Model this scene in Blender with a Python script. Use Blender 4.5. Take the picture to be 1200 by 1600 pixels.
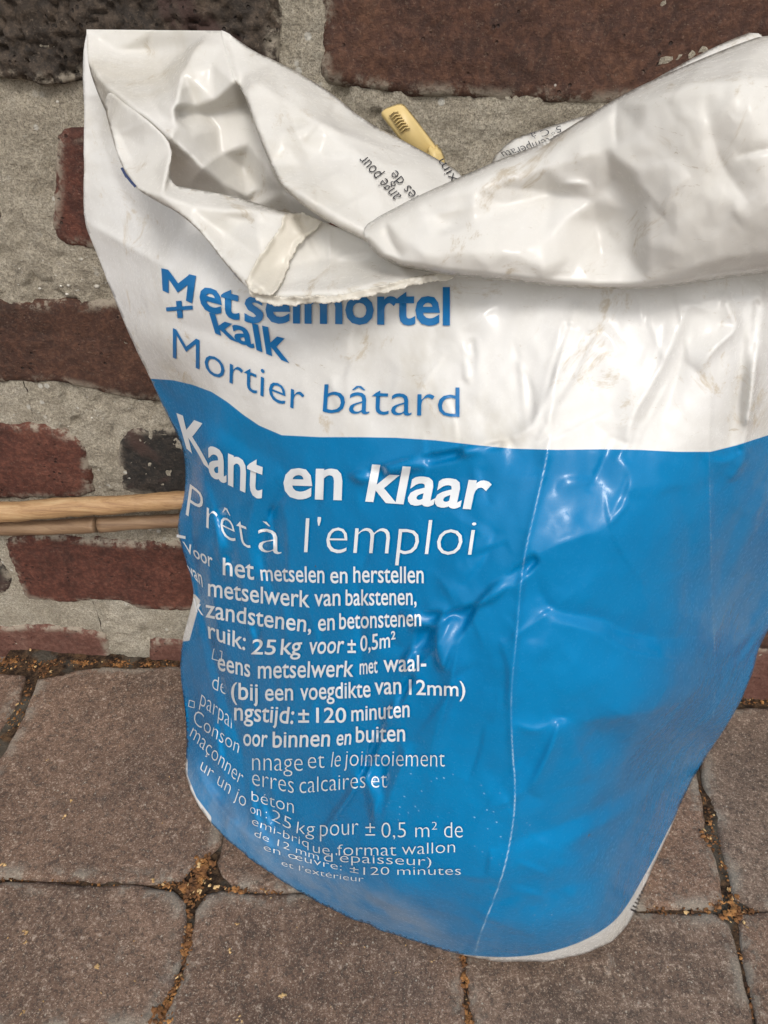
import bpy, bmesh, math, random
import numpy as np
from mathutils import Vector, geometry

random.seed(7)
rng = np.random.default_rng(7)
for o in list(bpy.data.objects):
    bpy.data.objects.remove(o)
scene = bpy.context.scene
COL = scene.collection

# ------------------------------------------------------------ camera, sky, sun, exposure
S = 0.85                                   # metres per survey unit
CAM = np.array([0.0, -0.475 * S, 0.54 * S])
PITCH, YAW = math.radians(36.3), math.radians(5.0)
FPX = 1155.0                               # focal length in photo pixels (1200 x 1600)
cam_data = bpy.data.cameras.new('camera')
cam = bpy.data.objects.new('camera', cam_data)
COL.objects.link(cam)
cam.location = Vector(CAM)
cam.rotation_euler = (math.radians(90) - PITCH, 0, YAW)
cam_data.sensor_fit = 'VERTICAL'
cam_data.sensor_height = 36.0
cam_data.lens = 36.0 * FPX / 1600.0
cam_data.clip_start = 0.01
cam_data.clip_end = 300
scene.camera = cam

SUN_EL, SUN_AZ = math.radians(47), math.radians(170)   # azimuth: clockwise from +Y
world = bpy.data.worlds.new('World')
scene.world = world
world.use_nodes = True
wn = world.node_tree
wn.nodes.clear()
sky = wn.nodes.new('ShaderNodeTexSky')
sky.sky_type = 'NISHITA'
sky.sun_disc = False
sky.sun_elevation = SUN_EL
sky.sun_rotation = SUN_AZ
sky.air_density = 1.3
sky.dust_density = 4.0
sky.ozone_density = 1.5
hsv = wn.nodes.new('ShaderNodeHueSaturation')
hsv.inputs['Saturation'].default_value = 0.35
bg = wn.nodes.new('ShaderNodeBackground')
bg.inputs['Strength'].default_value = 0.175
wo = wn.nodes.new('ShaderNodeOutputWorld')
wn.links.new(sky.outputs[0], hsv.inputs['Color'])
wn.links.new(hsv.outputs[0], bg.inputs[0])
wn.links.new(bg.outputs[0], wo.inputs[0])

sun_data = bpy.data.lights.new('sun', 'SUN')
sun_data.energy = 1.15
sun_data.angle = math.radians(12)
sun_data.color = (1.0, 0.965, 0.92)
sun = bpy.data.objects.new('sun', sun_data)
COL.objects.link(sun)
sd = Vector((math.sin(SUN_AZ) * math.cos(SUN_EL), math.cos(SUN_AZ) * math.cos(SUN_EL), math.sin(SUN_EL)))
sun.rotation_euler = sd.to_track_quat('Z', 'Y').to_euler()
sun.location = sd * 3

scene.view_settings.view_transform = 'Standard'
scene.view_settings.look = 'None'
scene.view_settings.exposure = 0.0
scene.view_settings.gamma = 1.0
scene.view_settings.use_curve_mapping = False

# ------------------------------------------------------------ survey helpers: photo points to places
FW = np.array([-math.sin(YAW) * math.cos(PITCH), math.cos(YAW) * math.cos(PITCH), -math.sin(PITCH)])
RT = np.array([math.cos(YAW), math.sin(YAW), 0.0])
UP = np.cross(RT, FW)


def ray(px, py):
    px = np.asarray(px, float)[..., None]
    py = np.asarray(py, float)[..., None]
    return FW + RT * (px - 600) / FPX - UP * (py - 800) / FPX


def at(px, py, w):
    """point at distance w (survey units) in front of the wall plane"""
    d = ray(px, py)
    t = (-np.asarray(w, float) * S - CAM[1]) / d[..., 1]
    return CAM + d * t[..., None]


def ground(px, py, z=0.0):
    d = ray(px, py)
    t = (z - CAM[2]) / d[..., 2]
    return CAM + d * t[..., None]


def ground_w(px, py, z=0.0):
    return -ground(px, py, z)[..., 1] / S


def project(P):
    q = np.asarray(P) - CAM
    f = q @ FW
    return 600 + FPX * (q @ RT) / f, 800 - FPX * (q @ UP) / f


# ------------------------------------------------------------ numeric helpers
_perm = {}


def vnoise(x, y, seed=0):
    if seed not in _perm:
        _perm[seed] = np.random.default_rng(seed + 11).uniform(-1, 1, (256, 256))
    T = _perm[seed]
    x = np.asarray(x, float); y = np.asarray(y, float)
    xi = np.floor(x).astype(int); yi = np.floor(y).astype(int)
    fx = x - xi; fy = y - yi
    fx = fx ** 3 * (fx * (6 * fx - 15) + 10); fy = fy ** 3 * (fy * (6 * fy - 15) + 10)
    a = T[xi & 255, yi & 255]; b = T[(xi + 1) & 255, yi & 255]
    c = T[xi & 255, (yi + 1) & 255]; d = T[(xi + 1) & 255, (yi + 1) & 255]
    return (a * (1 - fx) + b * fx) * (1 - fy) + (c * (1 - fx) + d * fx) * fy


def fbm(x, y, seed=0, octs=4, gain=0.5):
    s = 0; a = 1; n = 0
    for k in range(octs):
        s = s + a * vnoise(x * 2 ** k + 17.3 * k, y * 2 ** k - 9.1 * k, seed + k); n += a; a *= gain
    return s / n


def smooth(a, b, x):
    t = np.clip((x - a) / (b - a), 0, 1)
    return t * t * (3 - 2 * t)


def seg_dist(P, line, closed=False):
    """distance, signed side, and arc parameter of points P to a polyline"""
    line = np.asarray(line, float)[:, :2]
    if closed:
        line = np.vstack([line, line[:1]])
    best = np.full(len(P), 1e9); side = np.zeros(len(P)); par = np.zeros(len(P))
    L = np.linalg.norm(np.diff(line, axis=0), axis=1)
    cum = np.concatenate([[0], np.cumsum(L)]); tot = cum[-1]
    for i in range(len(line) - 1):
        a = line[i]; d = line[i + 1] - a; l2 = d @ d
        if l2 < 1e-18:
            continue
        q = P - a
        t = np.clip((q @ d) / l2, 0, 1)
        e = q - t[:, None] * d
        dist = np.hypot(e[:, 0], e[:, 1])
        m = dist < best
        best[m] = dist[m]
        side[m] = np.sign(d[0] * q[m, 1] - d[1] * q[m, 0])
        par[m] = (cum[i] + t[m] * L[i]) / tot
    return best, side, par


def inside(P, poly):
    poly = np.asarray(poly, float)[:, :2]
    x, y = P[:, 0], P[:, 1]
    r = np.zeros(len(P), bool)
    j = len(poly) - 1
    for i in range(len(poly)):
        xi, yi = poly[i]; xj, yj = poly[j]
        c = ((yi > y) != (yj > y))
        with np.errstate(divide='ignore', invalid='ignore'):
            xx = (xj - xi) * (y - yi) / (yj - yi + 1e-30) + xi
        r ^= c & (x < xx)
        j = i
    return r


def densify(line, step, closed=False):
    line = [np.asarray(p, float) for p in line]
    if closed:
        line = line + [line[0]]
    out = []
    for a, b in zip(line[:-1], line[1:]):
        n = max(1, int(math.ceil(np.linalg.norm((b - a)[:2]) / step)))
        for k in range(n):
            out.append(a + (b - a) * k / n)
    if not closed:
        out.append(line[-1])
    return np.array(out)


def chaikin(line, n=2, closed=False):
    L = np.asarray(line, float)
    for _ in range(n):
        if closed:
            B = np.roll(L, -1, axis=0)
            L = np.stack([L * .75 + B * .25, L * .25 + B * .75], 1).reshape(-1, L.shape[1])
        else:
            q = np.stack([L[:-1] * .75 + L[1:] * .25, L[:-1] * .25 + L[1:] * .75], 1).reshape(-1, L.shape[1])
            L = np.vstack([L[:1], q[1:-1], L[-1:]])
    return L


def cdt(outline, step, extra=None, jitter=0.25):
    """triangulate the inside of an outline with a fine grid of inner points"""
    O = np.asarray(outline, float)[:, :2]
    lo, hi = O.min(0), O.max(0)
    gx, gy = np.meshgrid(np.arange(lo[0], hi[0], step), np.arange(lo[1], hi[1], step))
    G = np.stack([gx.ravel(), gy.ravel()], 1)
    G[:, 0] += (np.round((G[:, 1] - lo[1]) / step) % 2) * step * .5
    G += rng.uniform(-jitter, jitter, G.shape) * step * .5
    G = G[inside(G, O)]
    d, _, _ = seg_dist(G, O, True)
    G = G[d > step * .45]
    P = np.vstack([O, G])
    sc = 1.0 / max(hi - lo)
    V = [Vector(((p[0] - lo[0]) * sc, (p[1] - lo[1]) * sc)) for p in P]
    n = len(O)
    r = geometry.delaunay_2d_cdt(V, [(i, (i + 1) % n) for i in range(n)], [], 1, 1e-7)
    P2 = np.array([[v.x / sc + lo[0], v.y / sc + lo[1]] for v in r[0]])
    T = [tuple(f) for f in r[2]]
    # outline order of resulting vertices
    orig = r[3]
    m = {}
    for k, src in enumerate(orig):
        for s_ in src:
            if s_ < n:
                m[s_] = k
    ring = [m[i] for i in range(n) if i in m]
    # consistent winding
    out = []
    for f in T:
        a, b, c = P2[f[0]], P2[f[1]], P2[f[2]]
        cr = (b[0] - a[0]) * (c[1] - a[1]) - (b[1] - a[1]) * (c[0] - a[0])
        out.append(f if cr > 0 else (f[0], f[2], f[1]))
    return P2, out, ring


# pixel-lattice fields used while modelling the bag
GX0, GY0, GS = 60, 0, 2
GW, GH = 690, 790
gxx, gyy = np.meshgrid(GX0 + GS * np.arange(GW), GY0 + GS * np.arange(GH))
GP = np.stack([gxx.ravel(), gyy.ravel()], 1).astype(float)


def blur(A, r):
    if r <= 0:
        return A
    r = r / GS
    k = np.arange(-int(3 * r) - 1, int(3 * r) + 2)
    g = np.exp(-k ** 2 / (2 * r * r)); g /= g.sum()
    pad = len(k) // 2
    B = np.pad(A, ((pad, pad), (0, 0)), 'edge')
    A = sum(g[i] * B[i:i + A.shape[0]] for i in range(len(k)))
    B = np.pad(A, ((0, 0), (pad, pad)), 'edge')
    return sum(g[i] * B[:, i:i + A.shape[1]] for i in range(len(k)))


def sample(F, px, py):
    x = np.clip((np.asarray(px) - GX0) / GS, 0, GW - 1.001); y = np.clip((np.asarray(py) - GY0) / GS, 0, GH - 1.001)
    xi = x.astype(int); yi = y.astype(int); fx = x - xi; fy = y - yi
    return (F[yi, xi] * (1 - fx) + F[yi, xi + 1] * fx) * (1 - fy) + (F[yi + 1, xi] * (1 - fx) + F[yi + 1, xi + 1] * fx) * fy


def tin(outline, creases, points, blurpx):
    """facetted field through outline, crease lines and points, softened a little"""
    V, E, W = [], [], []
    def add(line, closed=False):
        s = len(V)
        for p in line:
            V.append(Vector((p[0], p[1]))); W.append(p[2])
        n = len(line)
        for i in range(n - 1):
            E.append((s + i, s + i + 1))
        if closed:
            E.append((s + n - 1, s))
    add(outline, True)
    for c in creases:
        add(c)
    for p in points:
        V.append(Vector(p[:2])); W.append(p[2])
    r = geometry.delaunay_2d_cdt(V, E, [], 0, 1e-3)
    P2 = np.array([[v.x, v.y] for v in r[0]])
    W2 = np.zeros(len(P2))
    for k, src in enumerate(r[3]):
        if src:
            W2[k] = W[src[0]]
        else:                                  # crossing point made by the triangulation
            d = np.array([np.hypot(v.x - P2[k][0], v.y - P2[k][1]) for v in V])
            ii = np.argsort(d)[:3]
            W2[k] = np.average(np.array(W)[ii], weights=1 / (d[ii] + 1e-6))
    F = np.zeros((GH, GW)); M = np.zeros((GH, GW))
    for f in r[2]:
        a, b, c = P2[f[0]], P2[f[1]], P2[f[2]]
        x0 = max(0, int((min(a[0], b[0], c[0]) - GX0) / GS)); x1 = min(GW, int((max(a[0], b[0], c[0]) - GX0) / GS) + 2)
        y0 = max(0, int((min(a[1], b[1], c[1]) - GY0) / GS)); y1 = min(GH, int((max(a[1], b[1], c[1]) - GY0) / GS) + 2)
        if x1 <= x0 or y1 <= y0:
            continue
        X = gxx[y0:y1, x0:x1]; Y = gyy[y0:y1, x0:x1]
        den = (b[1] - c[1]) * (a[0] - c[0]) + (c[0] - b[0]) * (a[1] - c[1])
        if abs(den) < 1e-6:
            continue
        l1 = ((b[1] - c[1]) * (X - c[0]) + (c[0] - b[0]) * (Y - c[1])) / den
        l2 = ((c[1] - a[1]) * (X - c[0]) + (a[0] - c[0]) * (Y - c[1])) / den
        l3 = 1 - l1 - l2
        m = (l1 >= -1e-6) & (l2 >= -1e-6) & (l3 >= -1e-6)
        F[y0:y1, x0:x1][m] = (l1 * W2[f[0]] + l2 * W2[f[1]] + l3 * W2[f[2]])[m]
        M[y0:y1, x0:x1][m] = 1
    # carry values outwards so that the blur keeps its edge
    G = F.copy(); GM = M.copy()
    for rr in (4, 10, 30, 90):
        n = blur(F * M, rr); d = blur(M, rr)
        fill = (GM == 0) & (d > 1e-3)
        G[fill] = (n / np.maximum(d, 1e-9))[fill]; GM[fill] = 1
    return blur(G, blurpx)


def stroke(F, line, amp, wl, wr=None, p=1.0, taper=True):
    """raise (amp in mm along the depth) a crest or press a groove along a polyline"""
    wr = wl if wr is None else wr
    L = chaikin(line, 2)[:, :2]
    m = max(wl, wr) * 5
    x0 = max(0, int((L[:, 0].min() - m - GX0) / GS)); x1 = min(GW, int((L[:, 0].max() + m - GX0) / GS) + 1)
    y0 = max(0, int((L[:, 1].min() - m - GY0) / GS)); y1 = min(GH, int((L[:, 1].max() + m - GY0) / GS) + 1)
    if x1 <= x0 or y1 <= y0:
        return
    P = np.stack([gxx[y0:y1, x0:x1].ravel(), gyy[y0:y1, x0:x1].ravel()], 1).astype(float)
    d, s, t = seg_dist(P, L)
    w = np.where(s > 0, wr, wl)
    v = np.exp(-(d / w) ** p)
    if taper:
        v = v * np.clip(np.sin(np.pi * np.clip(t, 0.0, 1)), 0, 1) ** 0.6
    F[y0:y1, x0:x1] += (v * amp * 0.001).reshape(y1 - y0, x1 - x0)


# ------------------------------------------------------------ object helpers
def link(o):
    COL.objects.link(o)
    return o


def make(name, V, F, mat, parent=None, smooth_=True, attrs=None):
    me = bpy.data.meshes.new(name)
    me.from_pydata([tuple(v) for v in V], [], F)
    if smooth_:
        me.polygons.foreach_set('use_smooth', [True] * len(me.polygons))
    if attrs:
        for k, a in attrs.items():
            at_ = me.attributes.new(k, 'FLOAT', 'POINT')
            at_.data.foreach_set('value', np.asarray(a, np.float32))
    me.materials.append(mat)
    me.update()
    o = bpy.data.objects.new(name, me)
    link(o)
    if parent is not None:
        o.parent = parent
        o.matrix_parent_inverse = parent.matrix_world.inverted()
    return o


def thing(name, label, cat, loc=(0, 0, 0), kind=None, group=None):
    o = bpy.data.objects.new(name, None)
    o.empty_display_size = 0.02
    link(o)
    o.location = Vector(loc)
    bpy.context.view_layer.update()
    if label: o['label'] = label
    if cat: o['category'] = cat
    if kind: o['kind'] = kind
    if group: o['group'] = group
    return o


def tag(o, label, cat=None, kind=None, group=None):
    o['label'] = label
    if cat: o['category'] = cat
    if kind: o['kind'] = kind
    if group: o['group'] = group
    return o


# ------------------------------------------------------------ materials
class NT:
    def __init__(self, name):
        self.m = bpy.data.materials.new(name)
        self.m.use_nodes = True
        self.t = self.m.node_tree
        self.t.nodes.clear()
        self.out = self.t.nodes.new('ShaderNodeOutputMaterial')
        self.b = self.t.nodes.new('ShaderNodeBsdfPrincipled')
        self.t.links.new(self.b.outputs[0], self.out.inputs[0])
        self.co = self.t.nodes.new('ShaderNodeTexCoord').outputs['Object']

    def set(self, inp, v):
        if isinstance(v, bpy.types.NodeSocket):
            self.t.links.new(v, inp)
        elif isinstance(v, (tuple, list)) and len(v) == 3 and inp.type == 'RGBA':
            inp.default_value = (*v, 1)
        else:
            inp.default_value = v

    def noise(self, scale, detail=4, rough=0.55, vec=None, dist=0.0, out=0):
        n = self.t.nodes.new('ShaderNodeTexNoise')
        n.inputs['Scale'].default_value = scale
        n.inputs['Detail'].default_value = detail
        n.inputs['Roughness'].default_value = rough
        n.inputs['Distortion'].default_value = dist
        self.t.links.new(vec or self.co, n.inputs['Vector'])
        return n.outputs[out]

    def voro(self, scale, vec=None, feature='F1', out='Distance', rand=1.0):
        n = self.t.nodes.new('ShaderNodeTexVoronoi')
        n.feature = feature
        n.inputs['Scale'].default_value = scale
        n.inputs['Randomness'].default_value = rand
        self.t.links.new(vec or self.co, n.inputs['Vector'])
        return n.outputs[out]

    def scale(self, s, rot=(0, 0, 0)):
        n = self.t.nodes.new('ShaderNodeMapping')
        n.inputs['Scale'].default_value = s
        n.inputs['Rotation'].default_value = rot
        self.t.links.new(self.co, n.inputs['Vector'])
        return n.outputs[0]

    def ramp(self, fac, stops):
        n = self.t.nodes.new('ShaderNodeValToRGB')
        e = n.color_ramp.elements
        while len(e) > len(stops):
            e.remove(e[-1])
        while len(e) < len(stops):
            e.new(0.5)
        for el, (p, c) in zip(e, stops):
            el.position = p
            el.color = (*c, 1) if isinstance(c, (tuple, list)) else (c, c, c, 1)
        self.set(n.inputs[0], fac)
        return n.outputs[0]

    def mix(self, fac, a, b, mode='MIX'):
        n = self.t.nodes.new('ShaderNodeMix')
        n.data_type = 'RGBA'
        n.blend_type = mode
        self.set(n.inputs[0], fac)
        self.set(n.inputs[6], a)
        self.set(n.inputs[7], b)
        return n.outputs[2]

    def math(self, op, a, b=0.0, c=None):
        n = self.t.nodes.new('ShaderNodeMath')
        n.operation = op
        self.set(n.inputs[0], a)
        self.set(n.inputs[1], b)
        if c is not None:
            self.set(n.inputs[2], c)
        return n.outputs[0]

    def rng(self, v, a, b, c=0.0, d=1.0):
        n = self.t.nodes.new('ShaderNodeMapRange')
        n.interpolation_type = 'SMOOTHSTEP'
        for i, q in enumerate((v, a, b, c, d)):
            self.set(n.inputs[i], q)
        return n.outputs[0]

    def attr(self, name):
        n = self.t.nodes.new('ShaderNodeAttribute')
        n.attribute_name = name
        return n.outputs['Fac']

    def bump(self, h, dist=0.001, strength=1.0, prev=None):
        n = self.t.nodes.new('ShaderNodeBump')
        n.inputs['Distance'].default_value = dist
        n.inputs['Strength'].default_value = strength
        self.set(n.inputs['Height'], h)
        if prev is not None:
            self.t.links.new(prev, n.inputs['Normal'])
        return n.outputs[0]

    def rand(self):
        return self.t.nodes.new('ShaderNodeObjectInfo').outputs['Random']

    def done(self, **k):
        for a, v in k.items():
            self.set(self.b.inputs[a.replace('_', ' ')], v)
        return self.m


def brick_mat(name, dark, mid, light, spot=(0.5, 0.46, 0.4), blotch=None, rough=0.75, spec=0.35):
    n = NT(name)
    big = n.noise(14, 3, 0.6)
    fine = n.noise(260, 6, 0.7)
    mid_n = n.noise(60, 5, 0.65)
    c = n.ramp(n.math('ADD', n.math('MULTIPLY', big, 0.55), n.math('MULTIPLY', mid_n, 0.45)), [(0.40, dark), (0.51, mid), (0.64, light)])
    c = n.mix(n.rng(fine, 0.44, 0.60, 0.0, 0.8), n.mix(0.55, c, dark), n.mix(0.35, c, light))
    c = n.mix(n.rng(n.noise(700, 5, 0.8), 0.56, 0.70, 0.0, 0.6), c, n.mix(0.6, light, (0.3, 0.24, 0.18)))
    if blotch:
        c = n.mix(n.rng(n.noise(22, 4, 0.6, dist=0.6), 0.52, 0.66), c, blotch)
    # soot streaks and pale mortar scum
    c = n.mix(n.rng(n.noise(35, 6, 0.75, vec=n.scale((1, 1, .6))), 0.60, 0.78, 0, 0.5), c, (0.035, 0.03, 0.026))
    c = n.mix(n.rng(n.noise(70, 8, 0.8, dist=1.0), 0.66, 0.76, 0, 0.55), c, (0.26, 0.22, 0.18))
    v = n.voro(330)
    pick = n.rng(n.voro(330, out='Color'), 0.95, 0.97)
    c = n.mix(n.math('MULTIPLY', n.rng(v, 0.28, 0.14), n.math('MULTIPLY', pick, 0.7)), c, spot)
    v2 = n.rng(n.voro(210), 0.22, 0.10)
    pits = n.math('MULTIPLY', v2, n.rng(n.noise(40, 2), 0.5, 0.62))
    c = n.mix(n.math('MULTIPLY', pits, 0.7), c, (0.02, 0.015, 0.012))
    e = n.attr('edge')
    c = n.mix(n.math('MULTIPLY', n.rng(e, 0.008, 0.0008), n.rng(n.noise(55, 6, 0.75), 0.46, 0.58, 0, 0.9)), c, (0.33, 0.285, 0.22))
    h = n.math('SUBTRACT', n.math('MULTIPLY', fine, 0.7), n.math('MULTIPLY', pits, 0.9))
    h = n.math('ADD', h, n.math('MULTIPLY', n.noise(900, 4, 0.7), 0.35))
    return n.done(Base_Color=c, Roughness=n.rng(mid_n, 0.3, 0.7, rough - 0.12, rough + 0.1), Normal=n.bump(h, 0.0020, 1.0),
                  Specular_IOR_Level=spec)


M_BRICK_RED = brick_mat('brick_red_brown', (0.045, 0.017, 0.012), (0.115, 0.037, 0.024), (0.18, 0.068, 0.043))
M_BRICK_WARM = brick_mat('brick_warm_brown', (0.038, 0.018, 0.012), (0.082, 0.035, 0.022), (0.15, 0.072, 0.042))
M_BRICK_DARK = brick_mat('brick_burnt_dark', (0.020, 0.015, 0.011), (0.052, 0.037, 0.026), (0.125, 0.090, 0.062), blotch=(0.05, 0.028, 0.022))
M_BRICK_BLACK = brick_mat('brick_black_header', (0.015, 0.014, 0.013), (0.032, 0.028, 0.024), (0.075, 0.055, 0.042), blotch=(0.06, 0.035, 0.028))
M_BRICK_PALE = brick_mat('brick_pale_red', (0.09, 0.038, 0.028), (0.15, 0.06, 0.042), (0.22, 0.12, 0.09))


def mortar_mat():
    n = NT('lime_mortar')
    big = n.noise(11, 4, 0.65)
    med = n.noise(75, 6, 0.7)
    fine = n.noise(520, 6, 0.75)
    c = n.ramp(n.math('ADD', n.math('MULTIPLY', big, 0.5), n.math('MULTIPLY', med, 0.5)),
               [(0.32, (0.38, 0.325, 0.24)), (0.5, (0.62, 0.545, 0.42)), (0.68, (0.76, 0.69, 0.56))])
    c = n.mix(n.rng(fine, 0.42, 0.62, 0, 0.75), n.mix(0.5, c, (0.09, 0.08, 0.064)), c)
    sand = n.noise(1300, 3, 0.8)
    c = n.mix(n.rng(sand, 0.46, 0.40, 0, 0.6), c, (0.09, 0.075, 0.06))
    c = n.mix(n.rng(sand, 0.56, 0.64, 0, 0.5), c, (0.60, 0.55, 0.46))
    pick = n.rng(n.voro(240, out='Color'), 0.90, 0.93)
    c = n.mix(n.math('MULTIPLY', n.rng(n.voro(240), 0.30, 0.2), pick), c, (0.55, 0.52, 0.46))
    c = n.mix(n.math('MULTIPLY', n.rng(n.voro(95), 0.20, 0.12), n.rng(n.noise(17), 0.5, 0.6)), c, (0.62, 0.59, 0.52))
    c = n.mix(n.rng(n.noise(48, 5, 0.7), 0.62, 0.75, 0, 0.55), c, (0.09, 0.078, 0.06))
    h = n.math('ADD', n.math('MULTIPLY', med, 0.7), n.math('MULTIPLY', fine, 0.8))
    return n.done(Base_Color=c, Roughness=0.92, Normal=n.bump(h, 0.0034, 1.0), Specular_IOR_Level=0.2)


M_MORTAR = mortar_mat()


def paver_mat():
    n = NT('concrete_paver')
    big = n.noise(8, 4, 0.6)
    med = n.noise(55, 5, 0.65)
    c = n.ramp(n.math('ADD', n.math('MULTIPLY', big, 0.6), n.math('MULTIPLY', med, 0.4)),
               [(0.38, (0.140, 0.098, 0.074)), (0.51, (0.235, 0.165, 0.122)), (0.64, (0.325, 0.232, 0.172))])
    # every stone its own tint
    c = n.mix(n.rng(n.rand(), 0, 1, 0, 0.9), c, n.mix(1.0, c, (0.98, 0.80, 0.70), 'MULTIPLY'))
    c = n.mix(n.rng(n.noise(5, 4, 0.6, dist=.4), 0.5, 0.62, 0, 0.35), c, (0.13, 0.105, 0.09))
    grain = n.math('ADD', n.math('MULTIPLY', n.noise(420, 6, 0.85), 0.6), n.math('MULTIPLY', n.noise(150, 5, 0.8, dist=0.5), 0.4))
    c = n.mix(n.rng(grain, 0.43, 0.51, 0.8, 0.0), c, (0.075, 0.056, 0.045))
    c = n.mix(n.rng(grain, 0.53, 0.62, 0.0, 0.8), c, (0.62, 0.50, 0.40))
    c = n.mix(n.math('MULTIPLY', n.rng(n.voro(380), 0.26, 0.14), n.rng(n.voro(380, out='Color'), 0.80, 0.85)), c, (0.5, 0.45, 0.37))
    c = n.mix(n.rng(n.noise(24, 5, 0.7), 0.60, 0.74, 0, 0.55), c, (0.12, 0.105, 0.095))
    c = n.mix(n.rng(n.noise(30, 6, 0.7, dist=.8), 0.64, 0.72, 0, 0.35), c, (0.42, 0.40, 0.35))
    e = n.attr('edge')
    c = n.mix(n.math('MULTIPLY', n.rng(e, 0.012, 0.002), n.rng(n.noise(45, 5, 0.7), 0.46, 0.58, 0, 0.7)), c, (0.36, 0.32, 0.26))
    tiny = n.noise(900, 5, 0.85)
    c = n.mix(n.rng(tiny, 0.56, 0.63, 0, 0.85), c, (0.70, 0.58, 0.45))
    c = n.mix(n.rng(tiny, 0.45, 0.37, 0, 0.6), c, (0.08, 0.06, 0.05))
    h = n.math('ADD', n.math('MULTIPLY', grain, 1.0), n.math('MULTIPLY', tiny, 0.5))
    return n.done(Base_Color=c, Roughness=n.rng(grain, 0.3, 0.7, 0.62, 0.88), Normal=n.bump(h, 0.0022, 1.0), Specular_IOR_Level=0.35)


M_PAVER = paver_mat()


def dirt_mat():
    n = NT('joint_soil')
    c = n.ramp(n.noise(160, 7, 0.8), [(0.40, (0.020, 0.013, 0.009)), (0.5, (0.065, 0.040, 0.024)), (0.62, (0.16, 0.095, 0.05))])
    c = n.mix(n.rng(n.noise(30, 3), 0.5, 0.6, 0, 0.7), c, (0.11, 0.10, 0.08))
    return n.done(Base_Color=c, Roughness=0.95, Normal=n.bump(n.noise(300, 6, 0.8), 0.003, 1.0), Specular_IOR_Level=0.2)


M_DIRT = dirt_mat()


def film_mat(name, back=False):
    """printed polyethylene film: white, blue panel, scuffs and dust"""
    n = NT(name)
    grime = n.noise(13, 5, 0.7, dist=0.5)
    white = n.ramp(grime, [(0.3, (0.80, 0.785, 0.75)), (0.55, (0.745, 0.725, 0.675)), (0.72, (0.63, 0.595, 0.52))])
    if not back:
        white = n.mix(1.0, white, (0.86, 0.868, 0.885), 'MULTIPLY')
    # ochre smears and pinpoint dirt
    smear = n.rng(n.noise(34, 6, 0.78, dist=1.2), 0.56, 0.70, 0, 0.6)
    white = n.mix(smear, white, (0.42, 0.33, 0.2))
    scr = n.rng(n.noise(55, 8, 0.85, vec=n.scale((1, 1, 5), (0.2, 0.6, 0.3)), dist=1.5), 0.62, 0.67, 0, 0.65)
    white = n.mix(scr, white, (0.36, 0.29, 0.19))
    c = white
    bump_h = n.math('ADD', n.math('MULTIPLY', n.noise(38, 3, 0.5), 1.0), n.math('MULTIPLY', n.noise(300, 3, 0.6), 0.05))
    rough = n.math('ADD', n.rng(n.noise(26, 5, 0.7), 0.35, 0.7, 0.15, 0.27), n.rng(n.noise(420, 6, 0.85), 0.5, 0.66, 0.0, 0.22))
    if not back:
        blue = n.ramp(n.noise(9, 4, 0.6), [(0.3, (0.0, 0.155, 0.362)), (0.7, (0.0, 0.190, 0.428))])
        # rubbed ink
        rub = n.rng(n.noise(48, 7, 0.8, dist=0.8), 0.66, 0.73, 0, 0.18)
        blue = n.mix(rub, blue, (0.05, 0.32, 0.62))
        nick = n.math('MULTIPLY', n.rng(n.voro(240), 0.13, 0.07), n.rng(n.noise(9, 3), 0.56, 0.66, 0, .7))
        blue = n.mix(nick, blue, (0.35, 0.55, 0.74))
        hair = n.rng(n.noise(70, 9, 0.9, vec=n.scale((1.2, 1, 7), (0.5, 0.3, 0.8)), dist=2.0), 0.71, 0.735, 0, 0.8)
        blue = n.mix(hair, blue, (0.35, 0.58, 0.80))
        blue = n.mix(n.math('MULTIPLY', n.attr('dust'), n.rng(n.noise(30, 6, .7), 0.3, 0.62, .1, .7)), blue, (0.20, 0.28, 0.38))
        c = n.mix(n.rng(n.attr('blue'), -0.7, 0.7), white, blue)
        # gusset edges rubbed white; same pale tone along one diagonal crease
        sm = n.math('MULTIPLY', n.rng(n.attr('seam'), 1.9, 0.5), n.rng(n.noise(10, 6, 0.75), 0.42, 0.62, 0.08, 0.8))
        c = n.mix(n.math('MULTIPLY', sm, 0.62), c, (0.60, 0.72, 0.80))
    else:
        c = n.mix(n.attr('cream'), c, (0.70, 0.655, 0.56))
    v = n.voro(120)
    pick = n.rng(n.voro(120, out='Color'), 0.90, 0.93)
    dots = n.math('MULTIPLY', n.rng(v, 0.10, 0.06), n.math('MULTIPLY', pick, n.rng(n.noise(7), .45, .55)))
    c = n.mix(dots, c, (0.10, 0.06, 0.03))
    m = n.done(Base_Color=c, Roughness=rough, Normal=n.bump(bump_h, 0.0022, 0.5), IOR=1.45, Specular_IOR_Level=0.36)
    if back:
        tr = n.t.nodes.new('ShaderNodeBsdfTranslucent')
        n.set(tr.inputs['Color'], n.mix(0.5, c, (0.92, 0.88, 0.80)))
        mx = n.t.nodes.new('ShaderNodeMixShader')
        mx.inputs[0].default_value = 0.30
        n.t.links.new(n.b.outputs[0], mx.inputs[1]); n.t.links.new(tr.outputs[0], mx.inputs[2])
        n.t.links.new(mx.outputs[0], n.out.inputs[0])
    return m


M_FILM = film_mat('printed_film')
M_RIM = film_mat('plain_white_film', back=True)


def ink(name, col):
    n = NT(name)
    c = n.mix(n.rng(n.noise(90, 7, 0.8), 0.62, 0.72, 0, 0.35), col, (0.55, 0.60, 0.66))
    return n.done(Base_Color=c, Roughness=0.3, Normal=n.bump(n.noise(38, 3, 0.5), 0.0022, 0.35), Specular_IOR_Level=0.6)


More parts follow.
